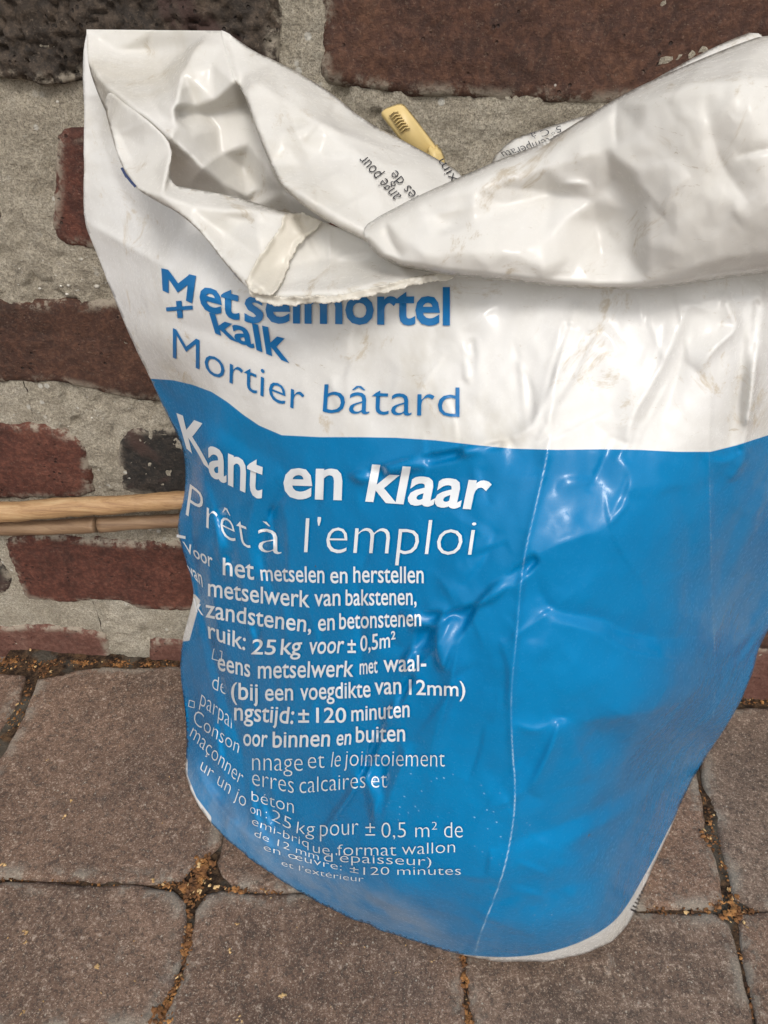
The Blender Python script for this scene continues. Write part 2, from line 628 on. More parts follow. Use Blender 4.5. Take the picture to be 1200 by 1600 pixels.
M_INK_BLUE = ink('blue_ink', (0.0, 0.135, 0.36))
M_INK_WHITE = ink('white_print', (0.74, 0.76, 0.77))
M_INK_BLACK = ink('black_ink', (0.03, 0.03, 0.035))
M_INK_NAVY = ink('navy_ink', (0.03, 0.05, 0.12))


def wood_mat(name, a, b, c_):
    n = NT(name)
    g = n.noise(22, 8, 0.8, vec=n.scale((0.6, 9, 9)), dist=.8)
    c = n.ramp(g, [(0.3, a), (0.5, b), (0.68, c_)])
    c = n.mix(n.rng(n.noise(60, 6, 0.8), 0.58, 0.72, 0, .6), c, (0.16, 0.085, 0.04))
    return n.done(Base_Color=c, Roughness=0.55, Normal=n.bump(n.noise(180, 5, 0.7, vec=n.scale((0.3, 3, 3))), 0.0008, 0.7))


M_CANE = wood_mat('dry_cane', (0.17, 0.085, 0.04), (0.38, 0.225, 0.105), (0.54, 0.38, 0.21))
M_CANE2 = wood_mat('grey_cane', (0.13, 0.075, 0.045), (0.22, 0.135, 0.075), (0.32, 0.21, 0.12))
nn = NT('yellow_plastic')
M_YEL = nn.done(Base_Color=nn.mix(nn.rng(nn.noise(50, 5), .5, .75, 0, .3), (0.60, 0.45, 0.19), (0.46, 0.34, 0.15)), Roughness=0.42)

# ------------------------------------------------------------ slabs: bricks and paving stones
def wall2(px, py):
    p = at(px, py, 0.0)
    return p[..., [0, 2]]


def ground2(px, py):
    return ground(px, py)[..., :2]


def slab(name, poly, plane, mat, parent, res=0.0024, depth=0.05, rnd=0.004, rough=0.0008, cracks=0.0, lift=0.0,
         wob=0.0012, seed=1, cap=True, grow=0.0):
    P = densify(poly, 0.004, True)[:, :2]
    if grow:
        tg = np.roll(P, -1, 0) - np.roll(P, 1, 0); tg /= np.linalg.norm(tg, axis=1)[:, None]
        ar = np.sign(((P[:, 0] * np.roll(P[:, 1], -1)) - (np.roll(P[:, 0], -1) * P[:, 1])).sum())
        P = P + grow * ar * np.stack([tg[:, 1], -tg[:, 0]], 1)
    k = 1 / 0.03
    off = seed * 3.7
    P = P + wob * np.stack([fbm(P[:, 0] * k * 1.5 + off, P[:, 1] * k * 1.5, seed, 4, .6), fbm(P[:, 0] * k * 1.5, P[:, 1] * k * 1.5 + off, seed + 5, 4, .6)], 1) * 2
    V2, T, ring = cdt(P, res)
    d, _, _ = seg_dist(V2, P, True)
    t = np.clip(d / (rnd * (1 + .5 * fbm(V2[:, 0] * 40, V2[:, 1] * 40, seed + 3, 2))), 0, 1)
    h = -rnd * 0.8 * (1 - np.sqrt(np.clip(1 - (1 - t) ** 2, 0, 1)))
    x, y = V2[:, 0], V2[:, 1]
    h = h + rough * 1.6 * fbm(x * 25 + off, y * 25, seed, 3) + rough * fbm(x * 160, y * 160 + off, seed + 2, 3, .6)
    if cracks:
        n1 = fbm(x * 60 + off, y * 85, seed + 7, 3, .55)
        n2 = fbm(x * 45 - off, y * 110, seed + 9, 3, .55)
        h = h - cracks * (1 - smooth(0.0, 0.09, np.abs(n1))) - cracks * .8 * (1 - smooth(0.0, 0.07, np.abs(n2)))
        h = h + cracks * .8 * fbm(x * 90, y * 130, seed + 12, 2)
    h = h + lift
    if plane == 'wall':
        V = np.stack([x, -h, y], 1); dirn = np.array([0, 1, 0])
    else:
        V = np.stack([x, y, h], 1); dirn = np.array([0, 0, -1])
    n0 = len(V)
    R = V[ring] + dirn * depth
    V = np.vstack([V, R])
    F = [f for f in T]
    if plane != 'wall':
        pass
    m = len(ring)
    for i in range(m):
        j = (i + 1) % m
        F.append((ring[i], ring[j], n0 + j, n0 + i))
    o = make(name, V, F, mat, parent, attrs={'edge': np.concatenate([d, np.zeros(m)])})
    bm = bmesh.new(); bm.from_mesh(o.data)
    bmesh.ops.recalc_face_normals(bm, faces=bm.faces)
    bm.to_mesh(o.data); bm.free()
    return o


def wp(pts):
    p = np.array(pts, float)
    return wall2(p[:, 0], p[:, 1])


def gp(pts):
    p = np.array(pts, float)
    return ground2(p[:, 0], p[:, 1])


# ---------------- the brick wall
wall = thing('brick_wall', 'old brick wall with red and burnt dark bricks in wide grey mortar behind the bag', 'wall', (0, 0, 0))
bricks = [
    # dark crackled brick top left, wide brown brick top right
    ([(-210, -150), (60, -160), (440, -160), (440, -20), (438, 60), (437, 122), (380, 126), (250, 124), (130, 131), (60, 128), (0, 123), (-210, 118)], M_BRICK_DARK, 'crackled dark burnt brick', dict(cracks=.0034, rough=.0016, lift=.0045, res=.0015)),
    ([(499, -160), (1270, -150), (1270, 150), (1160, 162), (960, 166), (850, 160), (700, 153), (610, 147), (545, 142), (512, 132), (500, 108)], M_BRICK_WARM, 'wide warm brown brick', dict(cracks=0.0006, rough=.0011)),
    # short red stub next to smeared mortar
    ([(86, 206), (140, 200), (300, 205), (545, 212), (560, 400), (320, 405), (150, 393), (112, 384), (86, 372), (77, 345), (79, 302), (88, 280), (86, 240)], M_BRICK_RED, 'red brick half covered by smeared mortar', dict(lift=.0018, wob=.0018)),
    ([(-360, 215), (-14, 300), (4, 322), (14, 340), (13, 362), (2, 380), (-30, 395), (-360, 400)], M_BRICK_DARK, None, {}),
    ([(-170, 462), (0, 466), (60, 472), (150, 468), (200, 461), (520, 470), (540, 642), (250, 632), (200, 624), (160, 613), (100, 603), (50, 597), (0, 598), (-180, 606)], M_BRICK_WARM, None, dict(lift=.0005)),
    ([(-330, 668), (-30, 664), (40, 662), (84, 668), (108, 680), (128, 692), (137, 712), (141, 745), (147, 780), (60, 782), (-330, 790)], M_BRICK_RED, 'red brick with pale scratches above the canes', {}),
    ([(176, 700), (190, 676), (215, 666), (300, 668), (600, 678), (610, 800), (300, 782), (192, 776), (184, 740)], M_BRICK_BLACK, 'black burnt brick beside the bag', dict(rough=.001)),
    ([(-260, 838), (-8, 846), (6, 880), (18, 915), (10, 930), (-30, 938), (-260, 940)], M_BRICK_BLACK, None, {}),
    ([(4, 836), (100, 836), (200, 846), (290, 850), (640, 856), (640, 962), (240, 958), (212, 955), (196, 943), (150, 940), (104, 946), (60, 941), (34, 936), (24, 905), (12, 870)], M_BRICK_RED, None, dict(rough=.001)),
    ([(-240, 984), (-60, 980), (60, 978), (130, 984), (164, 992), (172, 1008), (180, 1080), (-240, 1080)], M_BRICK_PALE, None, {}),
    ([(232, 1006), (244, 1000), (290, 998), (620, 1008), (620, 1090), (236, 1090)], M_BRICK_PALE, None, {}),
    ([(1040, 1008), (1330, 1018), (1330, 1110), (1040, 1110)], M_BRICK_PALE, None, {}),
]
for i, (pl, mt, lb, kw) in enumerate(bricks):
    poly = wp(pl)
    poly = chaikin(poly, 1, True)
    b = slab('brick', poly, 'wall', mt, wall, seed=20 + i, **kw)
    if lb:
        b['label'] = lb

# the courses go on beyond and behind: simple slightly uneven bricks
course_y = []
for (t, b) in ((-160, 130), (205, 392), (465, 612), (664, 782), (838, 945), (982, 1070)):
    zt = wall2(0, t)[1]; zb = wall2(0, b)[1]
    course_y.append((zb, zt))
pitch = (course_y[0][0] - course_y[3][0]) / 3
occupied = {}
rows = [  # (row, x ranges already built, in wall metres)
    (0, wall2(-210, 60)[0], wall2(1270, 60)[0]), (1, wall2(-360, 300)[0], wall2(830, 300)[0]),
    (2, wall2(-175, 550)[0], wall2(530, 550)[0]), (3, wall2(-330, 720)[0], wall2(605, 720)[0]),
    (4, wall2(-260, 890)[0], wall2(640, 890)[0]), (5, wall2(-240, 1020)[0], wall2(620, 1020)[0])]
cubecache = {}


def plain_brick(x0, x1, z0, z1, mat, sd_):
    r = random.Random(sd_)
    j = lambda: r.uniform(-.0022, .0022)
    poly = [(x0 + j(), z0 + j()), ((x0 + x1) / 2, z0 + j()), (x1 + j(), z0 + j()), (x1 + j(), z1 + j()), ((x0 + x1) / 2, z1 + j()), (x0 + j(), z1 + j())]
    return slab('brick', poly, 'wall', mat, wall, res=0.009, rnd=.004, rough=.001, seed=sd_, lift=r.uniform(-.001, .001))


mats = [M_BRICK_RED, M_BRICK_WARM, M_BRICK_BLACK, M_BRICK_RED, M_BRICK_PALE, M_BRICK_WARM]
sdn = 100
for (r, xa, xb) in rows:
    z0, z1 = course_y[r]
    gap = 0.016
    x = xa - gap
    while x > -0.85:
        L = random.choice([.19, .2, .1]); sdn += 1
        plain_brick(x - L, x, z0, z1, random.choice(mats), sdn); x -= L + gap
    x = xb + gap
    stop = 0.85
    while x < stop:
        L = random.choice([.19, .2, .1]); sdn += 1
        if r == 5 and x + L > wall2(1030, 1040)[0] and x < wall2(1340, 1040)[0]:
            x = wall2(1345, 1040)[0]; continue
        plain_brick(x, x + L, z0, z1, random.choice(mats), sdn); x += L + gap
for r in range(1, 5):                       # courses above the frame
    z0 = course_y[0][1] + 0.018 + (r - 1) * 0.078; z1 = z0 + .06
    x = -0.85 + (r % 2) * .1
    while x < 0.85:
        L = random.choice([.2, .2, .1]); sdn += 1
        plain_brick(x, x + L, z0, z1, random.choice(mats), sdn); x += L + .016

# mortar bed: one rough face, fuller where it was smeared over the bricks
def grid_sheet(name, x0, x1, y0, y1, res, fn, mat, parent, plane):
    nx = int((x1 - x0) / res) + 1; ny = int((y1 - y0) / res) + 1
    X, Y = np.meshgrid(np.linspace(x0, x1, nx), np.linspace(y0, y1, ny))
    H = fn(X, Y)
    V = np.stack([X, -H, Y], -1) if plane == 'wall' else np.stack([X, Y, H], -1)
    V = V.reshape(-1, 3)
    i = (np.arange(ny - 1)[:, None] * nx + np.arange(nx - 1)[None]).ravel()
    F = np.stack([i, i + 1, i + nx + 1, i + nx], 1)
    me = bpy.data.meshes.new(name)
    me.from_pydata(V.tolist(), [], F.tolist())
    me.polygons.foreach_set('use_smooth', [True] * len(me.polygons))
    me.materials.append(mat); me.update()
    o = bpy.data.objects.new(name, me); link(o)
    if parent: o.parent = parent
    return o


def mortar_h(X, Y):
    h = -0.0022 + 0.0016 * fbm(X * 30, Y * 30, 40, 3) + 0.0030 * fbm(X * 110, Y * 110, 41, 4, .7)
    h = np.minimum(h, -0.0007)
    # smear left of the red stub
    for (px, py, r, a) in ((40, 250, .028, .0026), (30, 330, .014, .003), (60, 430, .03, .0022), (165, 740, .012, .002), (250, 620, .03, .001)):
        c = wall2(px, py)
        h = h + a * np.exp(-((X - c[0]) ** 2 + (Y - c[1]) ** 2) / r ** 2)
    # trowel undercut under the bed joints
    pits = fbm(X * 55, Y * 55, 47, 3)
    h = h - 0.004 * smooth(0.38, 0.6, pits)
    return h


xl, xr = wall2(-60, 300)[0], wall2(1260, 300)[0]
grid_sheet('mortar', xl, xr, -0.02, course_y[0][1] + .01, 0.0019, mortar_h, M_MORTAR, wall, 'wall')
grid_sheet('mortar', -0.9, xl - .0005, -0.02, course_y[0][1] + .01, 0.006, mortar_h, M_MORTAR, wall, 'wall')
grid_sheet('mortar', xr + .0005, 0.9, -0.02, course_y[0][1] + .01, 0.006, mortar_h, M_MORTAR, wall, 'wall')
grid_sheet('mortar', -0.9, 0.9, course_y[0][1] + .0105, course_y[0][1] + .33, 0.006, mortar_h, M_MORTAR, wall, 'wall')

# lime nodules stuck in the mortar
def blob_mesh(V, F, c, r, seed_, flat=(1, 1, 1)):
    bm = bmesh.new(); bmesh.ops.create_icosphere(bm, subdivisions=1, radius=1)
    rr = random.Random(seed_)
    s = len(V)
    for v in bm.verts:
        q = v.co * (r * rr.uniform(.7, 1.2))
        V.append((c[0] + q.x * flat[0], c[1] + q.y * flat[1], c[2] + q.z * flat[2]))
    for f in bm.faces:
        F.append(tuple(s + v.index for v in f.verts))
    bm.free()


nn = NT('lime_nodule')
M_LIME = nn.done(Base_Color=nn.ramp(nn.noise(300, 4), [(.3, (.40, .37, .31)), (.7, (.66, .63, .56))]), Roughness=.9)
V, F = [], []
k = 0
for (px, py, r) in [(107, 446, 4), (128, 437, 2), (150, 449, 6), (58, 454, 4), (104, 460, 4), (95, 447, 3), (118, 455, 2.5), (28, 445, 2), (88, 430, 2), (128, 405, 3),
                    (120, 640, 3), (142, 655, 3), (135, 622, 2), (60, 645, 2), (160, 655, 2.5), (105, 668, 2), (20, 650, 2.5), (153, 765, 3), (150, 740, 3), (200, 640, 2), (190, 450, 3), (87, 160, 3.5), (65, 420, 2), (30, 420, 2)] + \
        [(random.uniform(0, 250), random.choice([random.uniform(400, 455), random.uniform(612, 660)]), random.uniform(.8, 1.8)) for _ in range(70)]:
    c = wall2(px, py); k += 1
    h = float(mortar_h(np.array([[c[0]]]), np.array([[c[1]]]))[0, 0])
    blob_mesh(V, F, (c[0], -h - .0002, c[1]), r * 0.00025, k, (1.2, .5, .9))
o = make('lime_grit', V, F, M_LIME, wall, smooth_=True)
o['kind'] = 'stuff'

# ---------------- pavement
pave = thing('pavement', 'brown concrete paving stones with littered open joints', None, (0, 0, 0), kind='structure')
stones = [
    [(62, 1062), (130, 1047), (280, 1043), (344, 1046), (350, 1180), (346, 1270), (338, 1318), (318, 1338), (296, 1352), (284, 1368), (230, 1376), (100, 1370), (0, 1366), (-66, 1366), (-30, 1250), (-2, 1192), (24, 1150), (44, 1118)],
    [(-420, 1060), (36, 1056), (26, 1090), (0, 1130), (-30, 1175), (-60, 1240), (-92, 1362), (-460, 1362)],
    [(358, 1050), (640, 1055), (700, 1385), (440, 1392), (372, 1385), (350, 1366), (344, 1345), (356, 1300)],
    [(-340, 1382), (0, 1380), (100, 1384), (220, 1390), (268, 1396), (284, 1408), (287, 1440), (279, 1500), (262, 1545), (240, 1585), (215, 1604), (-360, 1600)],
    [(345, 1394), (440, 1402), (712, 1398), (716, 1500), (720, 1570), (729, 1640), (734, 1760), (225, 1760), (244, 1640), (262, 1590), (288, 1530), (302, 1470), (308, 1420), (322, 1400)],
    [(740, 1410), (1000, 1428), (1112, 1428), (1134, 1440), (1146, 1480), (1160, 1530), (1176, 1610), (1200, 1760), (752, 1760), (746, 1640), (738, 1560), (732, 1500)],
    [(1158, 1432), (1230, 1428), (1480, 1430), (1540, 1760), (1222, 1760), (1192, 1610), (1174, 1530), (1160, 1470)],
    [(1088, 1104), (1400, 1112), (1470, 1420), (1220, 1418), (1172, 1412), (1152, 1400), (1138, 1340), (1122, 1280), (1104, 1212), (1092, 1160)],
    [(700, 1065), (1070, 1100), (1080, 1200), (1094, 1270), (1112, 1340), (1124, 1400), (1112, 1416), (1000, 1414), (740, 1400)],
    [(-360, 1622), (120, 1624), (208, 1626), (212, 1780), (-400, 1780)],
]
for i, pl in enumerate(stones):
    poly = gp(pl)
    b = slab('paving_stone', poly, 'ground', M_PAVER, pave, res=0.0024, rnd=.0028, grow=.0024, rough=.0007, depth=.03, seed=60 + i, wob=.0013, lift=random.uniform(-.0006, .0006))
# pavement beyond the frame
edge_x0 = ground2(-440, 1300)[0]; edge_x1 = ground2(1500, 1300)[0]
yb = ground2(600, 1775)[1]
built = [gp(p) for p in stones]
y = -0.010
row = 0
yrows = []
ytop = -0.012
ymid = float(ground2(0, 1370)[1])
while ytop > -0.9:
    h_ = .125 if row == 0 else .15
    yrows.append((ytop, ytop - h_)); ytop -= h_ + .006; row += 1
def lay(x, y0, x2, y1, depth_, sid):
    q = np.array([(x, y0), (x2, y0), (x2, y1), (x, y1)])
    gx, gy = np.meshgrid(np.linspace(x, x2, 7), np.linspace(y0, y1, 7))
    T_ = np.stack([gx.ravel(), gy.ravel()], 1)
    clash = any(inside(T_, bp).any() or inside(bp, q).any() for bp in built)
    ppx, ppy = project(np.c_[T_, np.zeros(len(T_))])
    fr = ((T_[:, 1] > CAM[1] + .02) & (ppx > -30) & (ppx < 1230) & (ppy < 1640) & (ppy > 1000)).any()
    if clash or fr:
        if depth_ < 2:
            xm, ym = (x + x2) / 2, (y0 + y1) / 2
            for k, (a0, b0, a1, b1) in enumerate(((x, y0, xm - .002, ym - .002), (xm + .002, y0, x2, ym - .002), (x, ym + .002, xm - .002, y1), (xm + .002, ym + .002, x2, y1))):
                lay(a0, b0, a1, b1, depth_ + 1, sid * 4 + k)
        return
    slab('paving_stone', q, 'ground', M_PAVER, pave, res=0.01, rnd=.004, rough=.0007, depth=.03, seed=200 + sid % 50)


for r, (ya, yb_) in enumerate(yrows):
    x = -1.0 + (r % 2) * .09
    while x < 1.0:
        lay(x, yb_, x + .15, ya, 0, r * 13 + int((x + 1) * 20)); x += .156

soil_h = lambda X, Y: -0.0024 + 0.0018 * fbm(X * 90, Y * 90, 71, 4, .6) + .0012 * fbm(X * 30, Y * 30, 77, 2)
so = grid_sheet('joint_soil', float(ground2(-60, 1300)[0]) - .05, float(ground2(1260, 1300)[0]) + .05, float(ground2(600, 1640)[1]), 0.012, 0.0022, soil_h, M_DIRT, None, 'ground')
tag(so, 'dark soil filling the joints between the paving stones', kind='structure')
nn = NT('far_ground')
M_FAR = nn.done(Base_Color=nn.ramp(nn.noise(3, 5), [(.3, (.13, .10, .08)), (.7, (.24, .18, .145))]), Roughness=.9)
gr = make('ground', [(-40, -40, -.012), (40, -40, -.012), (40, 0.02, -.012), (-40, .02, -.012)], [(0, 1, 2, 3)], M_FAR)
tag(gr, 'bare soil under and around the paving', kind='structure')

# ------------------------------------------------------------ the mortar bag
bag = thing('mortar_bag', 'blue and white plastic bag of masonry mortar with crumpled open top against the wall', 'bag', tuple(at(700, 1450, .13) * np.array([1, 1, 0])))

body_out = [(136, 47), (136, 47), (137, 49), (146, 110), (166, 172), (190, 230), (232, 286), (296, 326), (346, 366), (400, 410), (450, 415), (560, 420), (700, 395), (900, 370), (1100, 340), (1300, 330),
            (1330, 400), (1330, 500), (1310, 700), (1270, 850), (1225, 940), (1200, 985), (1184, 1015), (1176, 1052),
            (1152, 1108), (1112, 1168), (1085, 1212), (1062, 1262), (1040, 1312), (1018, 1362), (1002, 1400), (990, 1432), (966, 1466), (935, 1484), (900, 1495),
            (830, 1505), (780, 1503), (741, 1497), (700, 1487), (660, 1475), (610, 1459), (560, 1440), (515, 1420), (470, 1395), (430, 1370), (395, 1345),
            (350, 1308), (322, 1276), (302, 1245), (290, 1212), (290, 1190), (293, 1150), (288, 1100), (281, 1050), (284, 1005),
            (296, 960), (303, 932), (300, 908), (288, 868), (279, 836), (278, 815), (287, 778), (291, 738), (284, 692), (262, 650), (236, 594), (206, 532), (180, 470), (160, 420), (146, 384), (131, 345),
            (131, 300), (131, 240), (132, 170), (129, 110), (131, 75)]
BO = np.array(body_out, float)
BO = densify(chaikin(BO, 1, True), 4.0, True)
_w = (0.8 + 2.0 * smooth(1100, 1250, BO[:, 1]))[:, None]
BO = BO + _w * np.stack([fbm(BO[:, 0] / 26., BO[:, 1] / 26., 331, 3), fbm(BO[:, 0] / 26., BO[:, 1] / 26., 335, 3)], 1)

# measured distances to the wall, survey units
body_pts = [
    (135, 48, .045), (131, 100, .05), (131, 170, .055), (131, 300, .06), (131, 345, .062), (180, 470, .075), (236, 594, .08), (284, 692, .078), (289, 740, .075), (279, 825, .06), (300, 908, .07),
    (284, 1010, .045), (288, 1100, .05),
    (200, 150, .07), (200, 300, .085), (180, 400, .078), (400, 300, .12), (600, 300, .14), (800, 300, .155), (1000, 250, .16), (1280, 130, .15),
    (250, 440, .115), (400, 450, .155), (600, 450, .175), (800, 450, .187), (1000, 450, .19), (1200, 440, .18), (1330, 440, .12),
    (240, 530, .108), (300, 560, .130), (450, 560, .165), (600, 560, .187), (800, 560, .203), (1000, 560, .205), (1200, 560, .190), (1330, 560, .12),
    (310, 700, .125), (380, 700, .15), (450, 700, .172), (600, 700, .202), (800, 700, .222), (1000, 700, .222), (1150, 700, .2), (1310, 700, .11),
    (310, 850, .105), (370, 850, .14), (450, 850, .178), (600, 850, .218), (800, 850, .242), (1000, 850, .236), (1120, 850, .2), (1270, 850, .09),
    (340, 1000, .115), (370, 1000, .14), (450, 1000, .188), (600, 1000, .234), (800, 1000, .256), (1000, 1000, .24), (1110, 1000, .19), (1190, 1000, .085),
    (330, 1130, .120), (370, 1150, .155), (450, 1150, .205), (600, 1150, .247), (800, 1150, .267), (950, 1150, .252), (1050, 1150, .205), (1120, 1140, .13),
    (350, 1240, .150), (400, 1270, .19), (500, 1270, .228), (600, 1290, .256), (800, 1300, .276), (930, 1290, .256), (1010, 1290, .205),
    (470, 1360, .222), (600, 1400, .264), (740, 1420, .278), (850, 1420, .279), (940, 1390, .258),
    (740, 1480, .272), (840, 1480, .274), (930, 1450, .262),
]
body_pts = [(x, y, w - (.0088 * (y - 1000) / 450 if y > 1000 else 0)) for x, y, w in body_pts]
for p in body_out:
    if p[1] > 1120:
        body_pts.append((p[0], p[1], float(ground_w(p[0], p[1], 0.0015))))
BP = np.array(body_pts)


def tps(P, W, Q, lam=2e-3):
    def U(r2):
        return np.where(r2 > 0, 0.5 * r2 * np.log(r2 + 1e-12), 0)
    A = P / 500.0; B = Q / 500.0
    K = U(((A[:, None] - A[None]) ** 2).sum(-1)) + lam * np.eye(len(A))
    Pm = np.c_[np.ones(len(A)), A]
    M = np.block([[K, Pm], [Pm.T, np.zeros((3, 3))]])
    s = np.linalg.solve(M, np.r_[W, 0, 0, 0])
    out = np.empty(len(B))
    for i in range(0, len(B), 20000):
        b = B[i:i + 20000]
        out[i:i + 20000] = U(((b[:, None] - A[None]) ** 2).sum(-1)) @ s[:-3] + np.c_[np.ones(len(b)), b] @ s[-3:]
    return out


st = 8
cgx, cgy = np.meshgrid(np.arange(GX0, GX0 + GS * GW + st, st), np.arange(GY0, GY0 + GS * GH + st, st))
cw = tps(BP[:, :2], BP[:, 2], np.stack([cgx.ravel(), cgy.ravel()], 1).astype(float)).reshape(cgx.shape)
fx = (gxx - GX0) / st; fy = (gyy - GY0) / st
xi = np.minimum(fx.astype(int), cgx.shape[1] - 2); yi = np.minimum(fy.astype(int), cgx.shape[0] - 2)
fx = fx - xi; fy = fy - yi
BODY = (cw[yi, xi] * (1 - fx) + cw[yi, xi + 1] * fx) * (1 - fy) + (cw[yi + 1, xi] * (1 - fx) + cw[yi + 1, xi + 1] * fx) * fy
BODY = blur(BODY, 8)

SEAM1 = [(884, 430), (878, 480), (872, 560), (858, 700), (840, 780), (816, 880), (807, 1000), (798, 1080), (800, 1170), (806, 1230), (802, 1290), (788, 1360), (770, 1410), (750, 1460), (741, 1494)]
SEAM2 = [(1130, 440), (1122, 520), (1112, 600), (1108, 700), (1110, 800), (1112, 900), (1116, 1000), (1118, 1060), (1114, 1120)]
PLEAT = [(292, 720), (300, 800), (302, 870), (312, 940), (330, 1010), (346, 1070), (362, 1120), (378, 1170), (384, 1220), (390, 1290)]
# --- folds of the filled part (mm towards the viewer)
Sx = lambda *a, **k: stroke(BODY, *a, **k)
Sx(SEAM1[2:], 1.7, 5, 8, taper=True); Sx(SEAM1, 2.4, 60, 90, taper=False)
Sx(SEAM2[1:], 2.2, 4, 9, taper=True); Sx(SEAM2, -3.0, 45, 30)
Sx(PLEAT, -9, 20, 7, p=1.0); Sx([(x - 34, y + 4) for x, y in PLEAT], 4, 14, 14, p=1.6)
Sx([(x + 22, y) for x, y in PLEAT], 5, 12, 30, p=1.4)
Sx([(x + 5, y) for x, y in PLEAT], 4.5, 22, 3.5, p=1.1)
for k, (ln, a_) in enumerate([([(318, 745), (336, 800), (342, 860), (352, 905)], 3.2), ([(352, 800), (372, 850), (378, 930), (392, 1000)], 2.4), ([(310, 960), (322, 1040), (344, 1110), (360, 1180)], 2.6),
                              ([(306, 1080), (326, 1150), (352, 1220), (372, 1290)], 2.6), ([(372, 1150), (388, 1220), (402, 1290), (432, 1340)], 3.4), ([(412, 1160), (420, 1230), (446, 1290)], 2.0),
                              ([(300, 1180), (322, 1230), (360, 1282), (420, 1335)], 2.4), ([(440, 780), (452, 850), (448, 930)], 2.0), ([(296, 700), (302, 770), (296, 830)], 2.4)]):
    Sx(ln, a_, 11 if k % 2 else 3.2, 3.2 if k % 2 else 11, p=1.1)
# the ledge fold crossing from the white field down to the centre
Sx([(985, 660), (981, 720), (984, 765), (968, 805), (944, 826), (900, 838), (866, 852), (840, 868), (812, 900), (770, 935), (715, 958)], 1.8, 40, 22, p=1.2)
Sx([(760, 935), (715, 952), (672, 958), (620, 962), (560, 985)], 2, 30, 14, p=1.2)
Sx([(712, 958), (680, 1010), (652, 1050), (634, 1090), (612, 1130), (590, 1180), (566, 1225), (536, 1262), (505, 1300)], 3.6, 9, 22, p=1.1)
Sx([(720, 965), (712, 1030), (700, 1090), (680, 1150), (670, 1190)], 4.5, 12, 26, p=1.3)
Sx([(640, 1160), (620, 1220), (598, 1275), (588, 1300)], 4, 14, 14, p=1.3)
Sx([(600, 1000), (640, 1020), (680, 1000)], -2.5, 18, 18, p=1.5)
# diagonal scuffed crease under the white field
Sx([(540, 742), (600, 728), (660, 712), (720, 700), (790, 688), (850, 660)], 2.8, 14, 26, p=1.2)
Sx([(560, 775), (640, 760), (740, 745)], -2.5, 20, 20, p=1.6)
# white field
Sx([(905, 470), (880, 540), (862, 610), (830, 668), (800, 690)], 4, 20, 12, p=1.3)
Sx([(1078, 470), (1052, 540), (1020, 600), (990, 650), (976, 690)], 4.5, 7, 22, p=1.1)
Sx([(1085, 480), (1065, 560), (1040, 640), (1020, 690)], -5, 24, 24, p=1.5)
Sx([(1130, 455), (1142, 490), (1156, 512), (1120, 540), (1090, 580)], 5, 9, 16, p=1.1)
Sx([(1190, 440), (1184, 520), (1178, 600), (1168, 660), (1156, 720), (1140, 750)], 7, 9, 14, p=1.1)
Sx([(1160, 470), (1160, 560), (1150, 640), (1135, 700)], -5, 16, 12, p=1.4)
Sx([(1100, 715), (1130, 725), (1158, 710), (1190, 680)], 3, 8, 14)
# right side
Sx([(1250, 880), (1205, 940), (1175, 985), (1145, 1020), (1122, 1046)], 8, 30, 14, p=1.2)
Sx([(1125, 1050), (1090, 1078), (1050, 1100), (1000, 1115), (950, 1122), (880, 1130)], 4, 20, 30, p=1.3)
Sx([(1160, 1090), (1110, 1130), (1050, 1180), (990, 1230), (920, 1270), (850, 1300), (780, 1320)], -3.2, 20, 20, p=1.4)
Sx([(1090, 1190), (1020, 1235), (950, 1285), (870, 1325)], 2.2, 12, 12, p=1.4)
Sx([(1070, 1250), (1000, 1330), (930, 1370), (850, 1395)], -2.0, 18, 18, p=1.5)
Sx([(876, 1122), (864, 1160), (846, 1200), (826, 1238)], 4.5, 22, 10, p=1.2)
Sx([(876, 1124), (905, 1170), (920, 1220)], 2.5, 10, 30, p=1.3)
Sx([(832, 880), (845, 940), (880, 960), (940, 965), (980, 990), (1040, 1000), (1100, 990)], -2.6, 16, 16, p=1.3)
Sx([(860, 970), (930, 985), (970, 1015), (1040, 1032), (1090, 1036)], 1.8, 12, 14, p=1.3)
Sx([(800, 1130), (840, 1145), (870, 1125)], 2, 10, 14)
Sx([(1060, 760), (1075, 830), (1080, 900), (1072, 960)], -3, 22, 22, p=1.5)
Sx([(1160, 800), (1130, 870), (1116, 930)], -4, 22, 18, p=1.4)
Sx([(1200, 760), (1170, 830), (1150, 900)], 4, 14, 18, p=1.3)
# left side, between silhouette and text
Sx([(240, 592), (300, 640), (360, 680), (420, 716), (470, 735)], -2.5, 24, 24, p=1.5)
Sx([(470, 740), (440, 770), (418, 815), (405, 860), (420, 905), (440, 950)], -6, 13, 9, p=1.2)
Sx([(440, 735), (405, 760), (392, 800), (385, 850), (398, 905)], 3.5, 12, 10, p=1.3)
Sx([(262, 650), (290, 700), (316, 760), (330, 830)], 3.5, 10, 12, p=1.3)
Sx([(430, 900), (445, 960), (452, 1010)], 2.2, 8, 14)
Sx([(556, 900), (564, 960), (566, 1020), (562, 1070)], -2.2, 8, 10, p=1.3)
Sx([(330, 830), (350, 870), (346, 900)], 2.5, 12, 12)
Sx([(390, 1180), (400, 1240), (430, 1290), (480, 1330), (550, 1362)], -5, 14, 14, p=1.3)
Sx([(300, 1180), (330, 1250), (390, 1310), (470, 1360), (560, 1400), (640, 1425)], 3, 10, 16, p=1.4)
Sx([(310, 1220), (350, 1280), (430, 1340), (520, 1385), (620, 1425)], -2.4, 8, 8, p=1.5)
Sx([(131, 345), (180, 372), (230, 400), (270, 424)], 4.5, 10, 18, p=1.2)
Sx([(150, 150), (158, 220), (180, 280), (210, 330), (270, 380)], -5, 22, 30, p=1.4)
